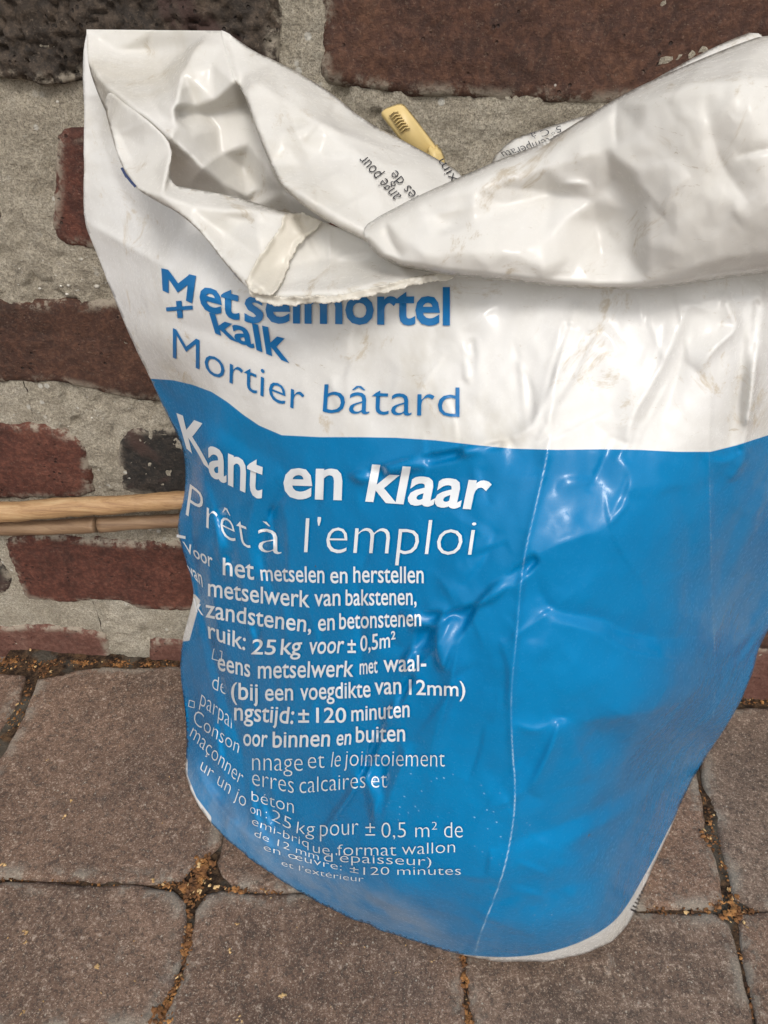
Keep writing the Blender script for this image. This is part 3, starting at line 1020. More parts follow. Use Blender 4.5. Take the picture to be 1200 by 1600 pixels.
Sx([(180, 470), (260, 500), (330, 520), (420, 560)], -2, 20, 20, p=1.5)
Sx([(280, 440), (340, 470), (420, 520), (480, 540)], 2.4, 16, 20, p=1.4)
Sx([(131, 60), (134, 120), (132, 200), (131, 300)], 2, 5, 5, taper=False)
# under the bottom white edge
Sx([(741, 1494), (830, 1492), (900, 1476), (955, 1446), (992, 1400), (1030, 1330)], -2.0, 5, 7)
def crumple(seed_, spacing, amp, blurpx=1.6, y0=0, y1=1560, sx=1.0):
    """field of small flat facets meeting in sharp creases, as film crumples (mm)"""
    r = np.random.default_rng(seed_)
    xs, ys = np.meshgrid(np.arange(20, 1360, spacing * sx), np.arange(y0 - 40, y1 + 80, spacing))
    n = xs.size
    P = np.stack([xs.ravel() + r.uniform(-.5, .5, n) * spacing * sx, ys.ravel() + r.uniform(-.5, .5, n) * spacing, r.uniform(-1, 1, n)], 1)
    box = [(0, y0 - 90, 0), (1400, y0 - 90, 0), (1400, y1 + 130, 0), (0, y1 + 130, 0)]
    return tin(box, [], [tuple(p) for p in P], blurpx) * amp * .001


CR_A = crumple(3, 62, 1.0, 2.0); CR_B = crumple(5, 27, 1.0, 1.3); CR_C = crumple(8, 120, 1.0, 3.0)
MASKN = smooth(-.1, .45, fbm(gxx / 120., gyy / 120., 301, 2))


def facet(poly, gain=1.1, feather=2.6, turn=(0, 0)):
    """tilt a small flat of film halfway between camera and sun, to put a highlight there"""
    poly = np.array(poly, float)
    x0 = max(0, int((poly[:, 0].min() - 30 - GX0) / GS)); x1 = min(GW, int((poly[:, 0].max() + 30 - GX0) / GS))
    y0 = max(0, int((poly[:, 1].min() - 30 - GY0) / GS)); y1 = min(GH, int((poly[:, 1].max() + 30 - GY0) / GS))
    X = gxx[y0:y1, x0:x1]; Y = gyy[y0:y1, x0:x1]
    M = inside(np.stack([X.ravel(), Y.ravel()], 1).astype(float), poly).reshape(X.shape).astype(float)
    if M.sum() < 3: return
    cx = (X * M).sum() / M.sum(); cy = (Y * M).sum() / M.sum()
    sub = BODY[y0:y1, x0:x1]
    A_ = np.c_[np.ones(int(M.sum())), (X - cx)[M > 0], (Y - cy)[M > 0]]
    co = np.linalg.lstsq(A_, sub[M > 0], rcond=None)[0]
    X0 = at(cx, cy, co[0])
    vdir = CAM - X0; vdir /= np.linalg.norm(vdir)
    sdir = np.array(sd); nrm_ = vdir + sdir; nrm_ /= np.linalg.norm(nrm_)
    def wof(px, py):
        d = ray(px, py); t = (nrm_ @ (X0 - CAM)) / (d @ nrm_)
        return -(CAM + d * t)[1] / S
    gx_ = (wof(cx + 2, cy) - wof(cx - 2, cy)) / 4 + turn[0]; gy_ = (wof(cx, cy + 2) - wof(cx, cy - 2)) / 4 + turn[1]
    D = (gx_ - co[1]) * (X - cx) + (gy_ - co[2]) * (Y - cy)
    lim = .006 if abs(cx - 640) < 90 and cy > 900 else .0034
    D = lim * np.tanh(D * gain / lim)
    # feathered mask
    full = np.zeros_like(BODY); full[y0:y1, x0:x1] = M
    BODY[y0:y1, x0:x1] += D * blur(full, feather)[y0:y1, x0:x1]


def random_creases(F, box, n, seed_, amp, length, lean=0.0):
    r = random.Random(seed_)
    for _ in range(n):
        x = r.uniform(box[0], box[2]); y = r.uniform(box[1], box[3]); a = r.gauss(math.pi / 2 + lean, .55); l = length * r.uniform(.5, 1.4)
        b = a + r.uniform(-.5, .5)
        pts = [(x, y), (x + math.cos(a) * l * .5, y + math.sin(a) * l * .5), (x + math.cos(a) * l * .5 + math.cos(b) * l * .5, y + math.sin(a) * l * .5 + math.sin(b) * l * .5)]
        sh, wd = r.uniform(2.2, 3.5), r.uniform(9, 22)
        if r.random() < .5: sh, wd = wd, sh
        stroke(F, pts, amp * r.uniform(.5, 1.3) * r.choice((1, 1, -1)), sh, wd, p=1.1)


random_creases(BODY, (300, 720, 800, 1340), 46, 1, 1.1, 90, .25)
random_creases(BODY, (420, 440, 1200, 680), 26, 2, 1.0, 90, .15)
random_creases(BODY, (820, 720, 1180, 1380), 16, 3, .8, 130, .2)
random_creases(BODY, (400, 1300, 1000, 1470), 16, 4, .9, 90, 1.4)
# slack ripples everywhere
rip = 0.0011 * fbm(gxx / 95., gyy / 120., 91, 3) + 0.0005 * fbm(gxx / 34., gyy / 46., 95, 2)
BODY += (rip + MASKN * (.0013 * CR_A / .001 + .0006 * CR_B / .001) + .0012 * CR_C / .001) * smooth(1480, 1380, gyy)
for pl in ([(700, 957), (745, 945), (728, 978), (708, 1010), (694, 1048), (684, 1040), (676, 1004), (682, 975)],
           [(624, 958), (690, 956), (680, 972), (640, 985), (652, 972)], [(655, 985), (676, 980), (672, 1005), (650, 1022), (634, 1052), (630, 1030), (645, 1005)],
           [(738, 950), (768, 916), (806, 888), (834, 868), (842, 878), (806, 912), (768, 940)], [(858, 853), (885, 838), (915, 832), (912, 838), (880, 850)],
           [(982, 738), (982, 790), (950, 824), (962, 786)], [(562, 1186), (604, 1190), (602, 1225), (592, 1262), (585, 1292), (578, 1256)],
           [(640, 1056), (648, 1060), (620, 1110), (600, 1142), (594, 1136)], [(596, 1128), (603, 1132), (568, 1216), (530, 1275), (504, 1308), (500, 1304), (545, 1240)],
           [(548, 742), (600, 728), (600, 746), (560, 756)], [(600, 728), (660, 712), (720, 702), (716, 716), (660, 730), (606, 744)], [(722, 700), (790, 690), (780, 700), (724, 714)],
           [(884, 505), (930, 520), (900, 585), (866, 640), (852, 680), (836, 690), (846, 640), (862, 575)], [(1178, 996), (1200, 962), (1230, 940), (1206, 980), (1160, 1030), (1124, 1048), (1124, 1036)],
           [(1150, 702), (1166, 700), (1164, 726), (1146, 748), (1138, 752), (1152, 732)], [(1180, 470), (1190, 472), (1184, 560), (1172, 660), (1162, 664), (1172, 560)],
           [(810, 560), (826, 580), (836, 640), (828, 668), (818, 640)], [(724, 540), (740, 530), (744, 560), (734, 600), (726, 590)], [(1062, 560), (1074, 530), (1040, 610), (1006, 668), (1000, 666), (1030, 610)],
           [(390, 980), (402, 975), (408, 1010), (398, 1030)], [(352, 868), (362, 862), (366, 900), (354, 912)], [(418, 800), (428, 792), (432, 850), (420, 862)], [(404, 1240), (414, 1236), (432, 1290), (420, 1300)], [(330, 1130), (340, 1126), (356, 1180), (346, 1190)], [(334, 800), (350, 790), (356, 850), (342, 872)]):
    facet(pl)  # highlights put into the shape: flats aimed to mirror the sun
BODY = blur(BODY, 1.6)

TOPB = [(200, 590), (240, 592), (270, 594), (300, 601), (330, 612), (355, 628), (380, 648), (405, 665), (440, 680), (500, 683), (560, 683), (620, 684), (680, 688), (740, 695), (800, 701), (870, 703), (940, 702), (1000, 703), (1060, 706), (1110, 706), (1150, 696), (1200, 680), (1270, 655), (1400, 600)]
BOTB = [(560, 1520), (660, 1482), (741, 1494), (790, 1496), (830, 1493), (870, 1485), (905, 1473), (938, 1456), (962, 1438), (982, 1412), (1000, 1380), (1020, 1345), (1040, 1305), (1062, 1262), (1090, 1200), (1180, 1080), (1300, 900)]


def body_attrs(P):
    tb = np.array(TOPB); yb_ = np.interp(P[:, 0], tb[:, 0], tb[:, 1])
    blue = P[:, 1] - yb_
    d, s, _ = seg_dist(P, chaikin(BOTB, 2))
    blue = np.minimum(blue, -s * d)
    strip = [(304, 928), (313, 938), (303, 975), (296, 1001), (270, 1004), (270, 930)]
    ds, _, _ = seg_dist(P, strip, True)
    blue = np.minimum(blue, np.where(inside(P, strip), -ds, ds))
    ls = [(280, 1180), (293, 1186), (293, 1212), (307, 1246), (330, 1276), (330, 1290), (300, 1262), (280, 1240)]
    ds, _, _ = seg_dist(P, ls, True)
    blue = np.minimum(blue, np.where(inside(P, ls), -ds, ds))
    s1, _, _ = seg_dist(P, chaikin(SEAM1, 2)); s2, _, _ = seg_dist(P, chaikin(SEAM2, 2))
    g = [(505, 1300), (566, 1225), (612, 1130)]  # diagonal crease, not a gusset edge, drawn paler too
    s3, _, _ = seg_dist(P, g)
    seam = np.minimum(np.minimum(s1, s2 + .45), s3 + .6)
    seam = np.where(P[:, 1] > 705, seam, 9)
    dl = np.array([(300, 1215), (350, 1280), (430, 1340), (520, 1390), (640, 1440), (720, 1470)], float)
    dd, _, _ = seg_dist(P, dl)
    dust = np.exp(-(dd / 34.) ** 2) * smooth(760, 640, P[:, 0])
    return {'blue': blue, 'seam': seam, 'dust': dust}


P2, T, ring = cdt(BO, 3.3)
W2 = sample(BODY, P2[:, 0], P2[:, 1])
W2 = np.maximum(W2, ground_w(P2[:, 0], P2[:, 1], .0012))
P3 = at(P2[:, 0], P2[:, 1], W2)
P3[:, 2] = np.maximum(P3[:, 2], 0.0008)
attrs = body_attrs(P2)
# close the bag: sides round back to the wall side, then a flat back
V = [P3]
F = [tuple(f[::-1]) for f in T]
prev = ring
cxm = np.array([P3[:, 0].mean(), 0, 0])
base = len(P3)
rp = P3[ring]
rpx, rpy = P2[ring][:, 0], P2[ring][:, 1]
nrm = np.roll(rp, -1, 0) - np.roll(rp, 1, 0)
for kk, a in enumerate(np.linspace(0, math.pi / 2, 7)[1:]):
    q = rp.copy()
    tgt = -0.012 * S
    q[:, 1] = rp[:, 1] + (np.maximum(rp[:, 1], tgt) * 0 + tgt - rp[:, 1]) * (math.sin(a) if kk < 5 else 1)
    infl = (1 - math.cos(a)) * 0.12
    q[:, 0] = rp[:, 0] + (cxm[0] - rp[:, 0]) * infl
    q[:, 2] = np.maximum(rp[:, 2] - np.where(rp[:, 2] > .25, (rp[:, 2] - .25) * .10 * (1 - math.cos(a)), 0) - np.where((rpy < 436) & (rpx > 140) & (rpx < 760), .14 * math.sin(a), 0), .0008)
    V.append(q)
    cur = list(range(base, base + len(q)))
    m = len(cur)
    for i in range(m):
        j = (i + 1) % m
        F.append((prev[i], prev[j], cur[j], cur[i]))
    prev = cur; base += len(q)
V = np.vstack(V)
nb = len(V) - len(P3)
at_full = {k: np.concatenate([v, np.tile(v[ring], 6)]) for k, v in attrs.items()}
ctr = V[prev].mean(0)
V = np.vstack([V, ctr[None]])
for k in at_full: at_full[k] = np.append(at_full[k], 0)
for i in range(len(prev)):
    F.append((prev[i], prev[(i + 1) % len(prev)], len(V) - 1))
body = make('filled_body', V, F, M_FILM, bag, attrs=at_full)
bm = bmesh.new(); bm.from_mesh(body.data); bmesh.ops.recalc_face_normals(bm, faces=bm.faces); bm.to_mesh(body.data); bm.free()


# --- loose film layers at the open top
def sheet(name, outline, creases, points, blurpx=5, rnd=None, strokes=(), gain=0.8, crump=1.0, ripple=0.0005, step=3.6, label=None, weld=None, cream=None, thick=0.0007, ragged=None, seed=3, mat=None):
    F_ = tin([p for i, p in enumerate(outline) if i == 0 or p != outline[i - 1]], creases, points, blurpx)
    Bs = blur(F_, 42)
    F_ = Bs + gain * (F_ - Bs)
    for s_ in strokes:
        stroke(F_, *s_[:4], p=s_[4] if len(s_) > 4 else 1.2)
    F_ = F_ + ripple * fbm(gxx / 60. + seed, gyy / 70., 200 + seed, 3)
    F_ = F_ + crump * (.0013 * CR_A / .001 + .0006 * CR_B / .001 * (.35 + .65 * MASKN))
    bb = np.array(outline)
    random_creases(F_, (bb[:, 0].min(), bb[:, 1].min(), bb[:, 0].max(), bb[:, 1].max()), int(14 * crump), 400 + seed, 1.5, 80, 1.0)
    F_ = blur(F_, 1.0)
    O = densify(chaikin(np.array(outline, float)[:, :2], 2, True), step, True)
    if ragged:
        lo, hi, amp = ragged
        O = O + amp * np.stack([fbm(O[:, 0] / 9., O[:, 1] / 9., 31, 3, .7), fbm(O[:, 0] / 9., O[:, 1] / 9., 36, 3, .7)], 1)
    Q, T, ring = cdt(O, step)
    W = sample(F_, Q[:, 0], Q[:, 1])
    if rnd:
        for (line, R, dep) in rnd:
            d, _, _ = seg_dist(Q, np.array(line, float))
            t = np.clip(d / R, 0, 1)
            W = W - dep * (1 - np.sqrt(np.clip(1 - (1 - t) ** 2, 0, 1)))
    if weld:
        line, R_, Fo = weld
        d, _, _ = seg_dist(Q, np.array(line, float))
        k = smooth(0, R_, d)
        W = W * k + (sample(Fo, Q[:, 0], Q[:, 1]) + .0006) * (1 - k)
    cr = np.zeros(len(Q)) if cream is None else cream(Q)
    o = make(name, at(Q[:, 0], Q[:, 1], W), [tuple(f[::-1]) for f in T], mat or M_RIM, bag, attrs={'cream': cr})
    md = o.modifiers.new('film', 'SOLIDIFY'); md.thickness = thick; md.offset = -1
    if label: o['label'] = label
    return o, F_


# B: inside of the back panel, seen through the opening
B_out = [(135, 46, .055), (135, 46, .055), (135, 46, .055), (240, 47, .062), (345, 48, .086), (345, 48, .086), (345, 48, .086), (390, 84, .085), (440, 130, .07), (520, 250, .085), (530, 350, .12), (450, 380, .10), (330, 365, .09), (262, 325, .09), (215, 260, .088), (172, 190, .08), (150, 140, .074), (137, 100, .068)]
B_cr = [[(138, 98, .076), (150, 117, .086), (167, 133, .097), (212, 170, .115), (269, 220, .134), (310, 256, .130), (345, 284, .120), (388, 312, .105)],
        [(172, 126, .086), (212, 128, .086), (254, 108, .076), (290, 78, .074), (322, 52, .082)],
        [(304, 72, .094), (284, 113, .108), (274, 166, .124), (276, 196, .126), (302, 211, .120), (344, 237, .108), (380, 262, .098)],
        [(276, 170, .112), (306, 166, .108), (334, 156, .110), (366, 127, .117)],
        [(280, 180, .112), (320, 178, .100), (372, 170, .098)],
        [(422, 271, .118), (404, 292, .108), (387, 311, .112)],
        [(262, 232, .112), (272, 262, .112), (300, 290, .112), (380, 330, .108)]]
B_pts = [(230, 80, .060), (180, 80, .062), (330, 100, .102), (350, 70, .094), (340, 200, .102), (390, 225, .106), (400, 190, .102), (430, 230, .108), (440, 300, .115), (230, 150, .102), (250, 180, .118), (310, 235, .122)]
o, FB = sheet('opening_lining', B_out, B_cr, B_pts, 2.5, gain=.95, label='crumpled white film inside the open mouth', seed=4)

# C: back panel flopped forward, printed side out
C_out = [(343, 47, .088), (350, 48, .088), (364, 57, .09), (400, 82, .093), (425, 92, .095), (470, 115, .10), (525, 150, .107), (565, 186, .114), (620, 214, .122), (675, 244, .132), (697, 256, .14), (724, 274, .15),
         (740, 320, .165), (700, 425, .185), (620, 415, .19), (575, 378, .188), (530, 356, .186), (480, 327, .18), (440, 292, .17), (420, 252, .158), (400, 202, .146), (382, 148, .130), (367, 126, .118), (360, 104, .108), (352, 76, .096)]
C_cr = [[(367, 126, .118), (405, 130, .128), (450, 160, .135), (510, 210, .142), (560, 240, .15), (620, 262, .155), (700, 300, .162)],
        [(425, 100, .10), (470, 150, .128), (500, 185, .137), (540, 215, .14), (600, 232, .138), (680, 256, .142)],
        [(440, 285, .172), (480, 310, .182), (540, 345, .188), (600, 372, .19)],
        [(500, 240, .145), (520, 290, .165), (560, 330, .178)]]
C_pts = [(400, 110, .108), (440, 220, .155), (470, 260, .158), (560, 290, .166), (620, 330, .176), (640, 300, .17), (520, 175, .12), (600, 205, .122)]
o, FC = sheet('back_flap', C_out, C_cr, C_pts, 3, rnd=[([p[:2] for p in C_out[2:12]], 8, .004), ([p[:2] for p in C_out[15:25]], 6, .006)],
              label='glossy white back flap folded forward with black print upside down', seed=5,
              weld=([(343, 47), (352, 76), (360, 104), (367, 126)], 26, FB),
              strokes=[([(455, 160), (500, 195), (560, 218), (620, 240)], 3.0, 6, 14), ([(430, 130), (470, 220), (500, 290)], -2.5, 20, 14), ([(600, 250), (640, 290), (660, 320)], -2, 14, 14), ([(550, 225), (580, 270), (600, 330)], 1.8, 12, 12)])

# A: front panel lip turned outwards
A_out = [(163, 168, .092), (172, 200, .104), (182, 240, .12), (196, 270, .132), (212, 295, .144), (250, 318, .153), (275, 330, .16), (300, 350, .166), (320, 370, .171), (350, 410, .18), (378, 443, .188),
         (400, 461, .192), (440, 472, .196), (490, 472, .198), (530, 468, .20), (590, 456, .20), (640, 441, .20), (705, 428, .195), (700, 400, .182), (600, 388, .172), (520, 352, .162), (462, 330, .155),
         (450, 333, .155), (410, 320, .15), (360, 305, .147), (300, 295, .145), (262, 288, .143), (271, 226, .134), (225, 183, .121), (190, 158, .106), (168, 140, .096)]
A_cr = [[(255, 307, .158), (300, 322, .162), (350, 329, .165), (400, 328, .166), (450, 336, .167)],
        [(271, 228, .134), (264, 265, .146), (255, 307, .158)],
        [(451, 338, .167), (432, 370, .172), (408, 400, .180), (390, 436, .19)],
        [(182, 205, .106), (205, 250, .12), (255, 307, .158)],
        [(420, 458, .196), (520, 455, .199), (640, 434, .198)]]
A_pts = [(225, 230, .122), (240, 265, .135), (350, 370, .163), (320, 345, .163), (500, 405, .168), (560, 410, .17), (430, 420, .178), (640, 412, .18), (490, 430, .18)]
o, FA = sheet('front_lip', A_out, A_cr, A_pts, 2.2, gain=.9, rnd=[([p[:2] for p in A_out[0:11]], 5, .0025)], label='torn white front lip hanging over the print', seed=6,
              strokes=[([(513, 355), (516, 400), (518, 455)], 1.6, 4, 4), ([(300, 330), (380, 380), (420, 430)], -2, 16, 16), ([(350, 335), (400, 350), (440, 350)], -2.0, 10, 10)])


def ragged_patch(name, pts, F_, off, amp, label=None, seed=1, cream=1.0):
    O = densify(np.array(pts, float), 2.2, True)
    O = O + amp * np.stack([fbm(O[:, 0] / 6., O[:, 1] / 6., 51 + seed, 3, .8), fbm(O[:, 0] / 6., O[:, 1] / 6., 56 + seed, 3, .8)], 1)
    Q, T, ring = cdt(O, 3.0)
    d, _, _ = seg_dist(Q, O, True)
    W = sample(F_, Q[:, 0], Q[:, 1]) + off + 0.0022 * smooth(8, 0, d) * (0.5 + fbm(Q[:, 0] / 14., Q[:, 1] / 14., 61 + seed, 3))
    o = make(name, at(Q[:, 0], Q[:, 1], W), [tuple(f[::-1]) for f in T], M_RIM, bag, attrs={'cream': np.full(len(Q), cream)})
    md = o.modifiers.new('film', 'SOLIDIFY'); md.thickness = 0.0005; md.offset = -1
    if label: o['label'] = label
    return o


ragged_patch('torn_film_strip', [(446, 332), (436, 356), (424, 376), (408, 396), (396, 416), (384, 440), (388, 452), (402, 462), (424, 462), (436, 446), (446, 428), (452, 408), (462, 388), (478, 370), (496, 356), (502, 346), (476, 334)],
             FA, .0022, 3.2, 'cream torn strip across the front lip', 1, .8)
ragged_patch('torn_hem', [(388, 448), (404, 455), (430, 464), (480, 464), (530, 461), (590, 448), (650, 432), (700, 424), (712, 428), (704, 436), (660, 442), (610, 456), (560, 466), (520, 472), (470, 476), (430, 477), (405, 470), (390, 460)],
             FA, .0014, 3, 'ragged cream torn hem of the front lip', 2, .7)

# E: far piece with upside-down print
E_out = [(772, 262, .118), (768, 252, .12), (776, 240, .122), (790, 226, .122), (804, 216, .122), (860, 197, .122), (905, 183, .122), (952, 170, .122), (1010, 130, .12), (1120, 70, .12), (1200, 40, .12), (1200, 140, .14), (1000, 250, .15), (850, 275, .145)]
o, FE = sheet('far_flap', E_out, [], [(860, 215, .126), (950, 190, .128)], 4, rnd=[([p[:2] for p in E_out[0:11]], 8, .006)], label='far edge of the back panel with upside-down print', seed=7)

# D: the front rolled into a thick fold on the right
D_out = [(566, 352, .186), (600, 334, .188), (650, 307, .188), (727, 273, .188), (775, 251, .188), (850, 224, .19), (900, 192, .19), (960, 155, .19), (1010, 129, .188), (1100, 90, .186), (1160, 66, .184), (1200, 53, .184), (1290, 62, .15), (1360, 110, .10), (1395, 220, .075), (1385, 330, .085), (1340, 408, .13), (1262, 420, .195),
         (1200, 426, .21), (1120, 437, .214), (1045, 449, .216), (985, 452, .216), (930, 452, .215), (850, 446, .213), (760, 436, .211), (690, 429, .208), (630, 418, .204), (595, 404, .20), (572, 380, .192)]
D_cr = [[(1010, 160, .212), (1080, 132, .222), (1150, 124, .226), (1290, 118, .22)],
        [(960, 245, .212), (992, 270, .217), (1010, 310, .219), (1012, 380, .221), (1013, 440, .219)],
        [(600, 338, .192), (640, 378, .205), (664, 408, .211)],
        [(660, 400, .212), (730, 392, .215), (800, 395, .217), (850, 376, .214), (880, 345, .209), (930, 312, .2)],
        [(740, 300, .2), (850, 262, .204), (950, 230, .208), (1000, 205, .211)],
        [(676, 372, .206), (740, 350, .207), (800, 342, .203)],
        [(1045, 449, .216), (1075, 420, .224), (1140, 400, .228), (1300, 380, .22)]]
D_pts = [(700, 355, .196), (620, 350, .194), (790, 320, .193), (860, 305, .191), (930, 345, .195), (940, 400, .2), (985, 400, .203), (990, 330, .206), (900, 400, .206), (960, 280, .2),
         (1100, 200, .226), (1200, 220, .232), (1100, 320, .228), (1200, 320, .234), (1060, 260, .222), (1060, 380, .224), (1280, 250, .225), (850, 420, .218), (760, 415, .216)]
Dtop = [p[:2] for p in D_out[0:13]]; Dbot = [p[:2] for p in D_out[18:30]]
o, FD = sheet('rolled_front', D_out, D_cr, D_pts, 4, gain=.5, crump=.75, rnd=[(Dtop, 22, .012), (Dbot, 12, .012)], label='thick white roll of the front panel on the right', seed=8, ripple=.0009,
              strokes=[([(760, 290), (860, 300), (930, 288)], -1.6, 10, 10), ([(870, 290), (900, 285), (925, 290)], 2.2, 4, 8), ([(1040, 250), (1060, 330), (1050, 420)], 1.2, 24, 30),
                       ([(1100, 150), (1120, 250), (1180, 330)], -1.8, 25, 25), ([(640, 340), (700, 330), (760, 318)], 1.6, 8, 12), ([(600, 345), (610, 380), (630, 405)], -3, 8, 12)])

# back side of the loose top: closes the mouth behind so the flaps do not float
# ------------------------------------------------------------ lettering
_font_cache = {}


def text_mesh(s, off):
    key = (s, off)
    if key in _font_cache:
        return _font_cache[key]
    if s == '\u004d' and off > 0:             # heavy capital drawn by hand
        h = 0.7
        V = np.array([(0, 0), (.17, 0), (.17, .7), (0, .7), (.65, 0), (.82, 0), (.82, .7), (.65, .7), (.17, .68), (.17, .42), (.41, .12), (.41, .38), (.65, .42), (.65, .68)])
        _font_cache[key] = (V, [(0, 1, 2, 3), (4, 5, 6, 7), (8, 9, 10, 11), (11, 10, 12, 13)])
        return _font_cache[key]
    c = bpy.data.curves.new('lettering', 'FONT')
    c.body = s; c.offset = off; c.resolution_u = 3
    o = bpy.data.objects.new('lettering', c)
    COL.objects.link(o)
    bpy.context.view_layer.update()
    me = bpy.data.meshes.new_from_object(o)
    V = np.array([v.co[:2] for v in me.vertices]); F = [tuple(p.vertices) for p in me.polygons]
    bpy.data.objects.remove(o); bpy.data.curves.remove(c); bpy.data.meshes.remove(me)
    _font_cache[key] = (V, F)
    return V, F


CAP = text_mesh('H', 0)[0][:, 1].max()
XH = text_mesh('x', 0)[0][:, 1].max() / CAP
CLY = [1000, 1047, 1092, 1127, 1166, 1204, 1240, 1262, 1300, 1340]
CLX = [330, 340, 355, 361, 374, 385, 387, 383, 386, 388]


def letters(name, words, Fld, mat, lift=0.0008, label=None, clip=False):
    bmA = bmesh.new()
    for wd in words:
        s, BL, BR, uL, uR, off = wd[:6]
        sag = wd[6] if len(wd) > 6 else 0.0
        V, F = text_mesh(s, off)
        bm = bmesh.new()
        vs = [bm.verts.new((x, y, 0)) for x, y in V]
        for f in F:
            try: bm.faces.new([vs[i] for i in f])
            except ValueError: pass
        bmesh.ops.triangulate(bm, faces=bm.faces)
        wpx = math.dist(BL, BR) / (V[:, 0].max() - V[:, 0].min())
        for _ in range(3):
            ed = [e for e in bm.edges if e.calc_length() * wpx > 7]
            if not ed: break
            bmesh.ops.subdivide_edges(bm, edges=ed, cuts=1)
            bmesh.ops.triangulate(bm, faces=bm.faces)
        x0, x1 = V[:, 0].min(), V[:, 0].max()
        if clip:
            dead = []
            for f in bm.faces:
                cx = sum((v.co.x for v in f.verts)) / 3; cy = sum((v.co.y for v in f.verts)) / 3
                uu = (cx - x0) / (x1 - x0); vv = cy / CAP
                qx = BL[0] * (1 - uu) + BR[0] * uu + vv * (uL[0] * (1 - uu) + uR[0] * uu); qy = BL[1] * (1 - uu) + BR[1] * uu + vv * (uL[1] * (1 - uu) + uR[1] * uu)
                if qx > np.interp(qy, CLY, CLX): dead.append(f)
            bmesh.ops.delete(bm, geom=dead, context='FACES')
            bmesh.ops.delete(bm, geom=[v for v in bm.verts if not v.link_faces], context='VERTS')
        X = np.array([v.co.x for v in bm.verts]); Y = np.array([v.co.y for v in bm.verts])
        u = ((X - x0) / (x1 - x0))[:, None]; v = (Y / CAP)
        if s == s.lower() and not any(ch.isdigit() for ch in s):
            v = np.interp(v, [-1, 0, XH, 1.05, 2], [-1, 0, .76, 1.06, 2.01])
        v = v[:, None]
        BLn, BRn, uLn, uRn = map(lambda a: np.array(a, float), (BL, BR, uL, uR))
        q = BLn * (1 - u) + BRn * u + v * (uLn * (1 - u) + uRn * u)
        q[:, 1:2] += sag * 4 * u * (1 - u)
        P = at(q[:, 0], q[:, 1], sample(Fld, q[:, 0], q[:, 1]) + lift / S)
        nv = [bmA.verts.new(p) for p in P]
        bm.verts.index_update()
        for f in bm.faces:
            try: bmA.faces.new([nv[vv.index] for vv in f.verts])
            except ValueError: pass
        bm.free()
    me = bpy.data.meshes.new(name); bmA.to_mesh(me); bmA.free()
    me.polygons.foreach_set('use_smooth', [True] * len(me.polygons))
    me.materials.append(mat)
    o = bpy.data.objects.new(name, me); link(o); o.parent = bag; o.matrix_parent_inverse = bag.matrix_world.inverted()
    if label: o['label'] = label
    return o


BD, MD, TH, RG = 0.021, 0.010, -0.014, -0.008
up = lambda h, s=0: (s, -h)
L = lambda words, mat=M_INK_WHITE, lab=None: letters('printed_line', words, BODY, mat, label=lab)
L([("M", (254, 454), (300, 474), (-2, -34), (6, -42), MD), ("et", (312, 482), (374, 500), (-1, -46), (0, -48), BD), ("selmortel", (382, 503), (703, 507), (0, -50), (0, -56), BD)], M_INK_BLUE, 'bold blue product name partly under the torn lip')
L([("+", (262, 505), (302, 502), (-4, -36), (-2, -36), MD), ("kalk", (336, 520), (452, 566), (-9, -30), (-5, -46), BD)], M_INK_BLUE, 'bold blue second word line with a plus sign')
L([("Mortier", (270, 559), (474, 645), (0, -47), (2, -46), RG, 2), ("b\u00e2tard", (504, 645), (718, 652), (3, -44), (0, -46), RG)], M_INK_BLUE, 'thin blue lettering on the white field')
L([("K", (291, 699), (330, 734), (-15, -52), (-8, -68), BD + .003), ("ant", (326, 741), (409, 779), (-2, -60), (4, -62), BD, 1), ("en", (442, 777), (534, 780), (2, -58), (2, -60), BD), ("klaar", (571, 782), (760, 796), (10, -54), (12, -56), BD)], lab='big bold white lettering on the blue field')
L([("Pr\u00eat", (290, 805), (392, 858), (7, -50), (-10, -54), TH, 4), ("\u00e0", (404, 862), (440, 867), (-2, -50), (0, -50), TH), ("l'emploi", (475, 864), (737, 868), (3, -54), (8, -54), TH)], lab='big thin white lettering on the blue field')
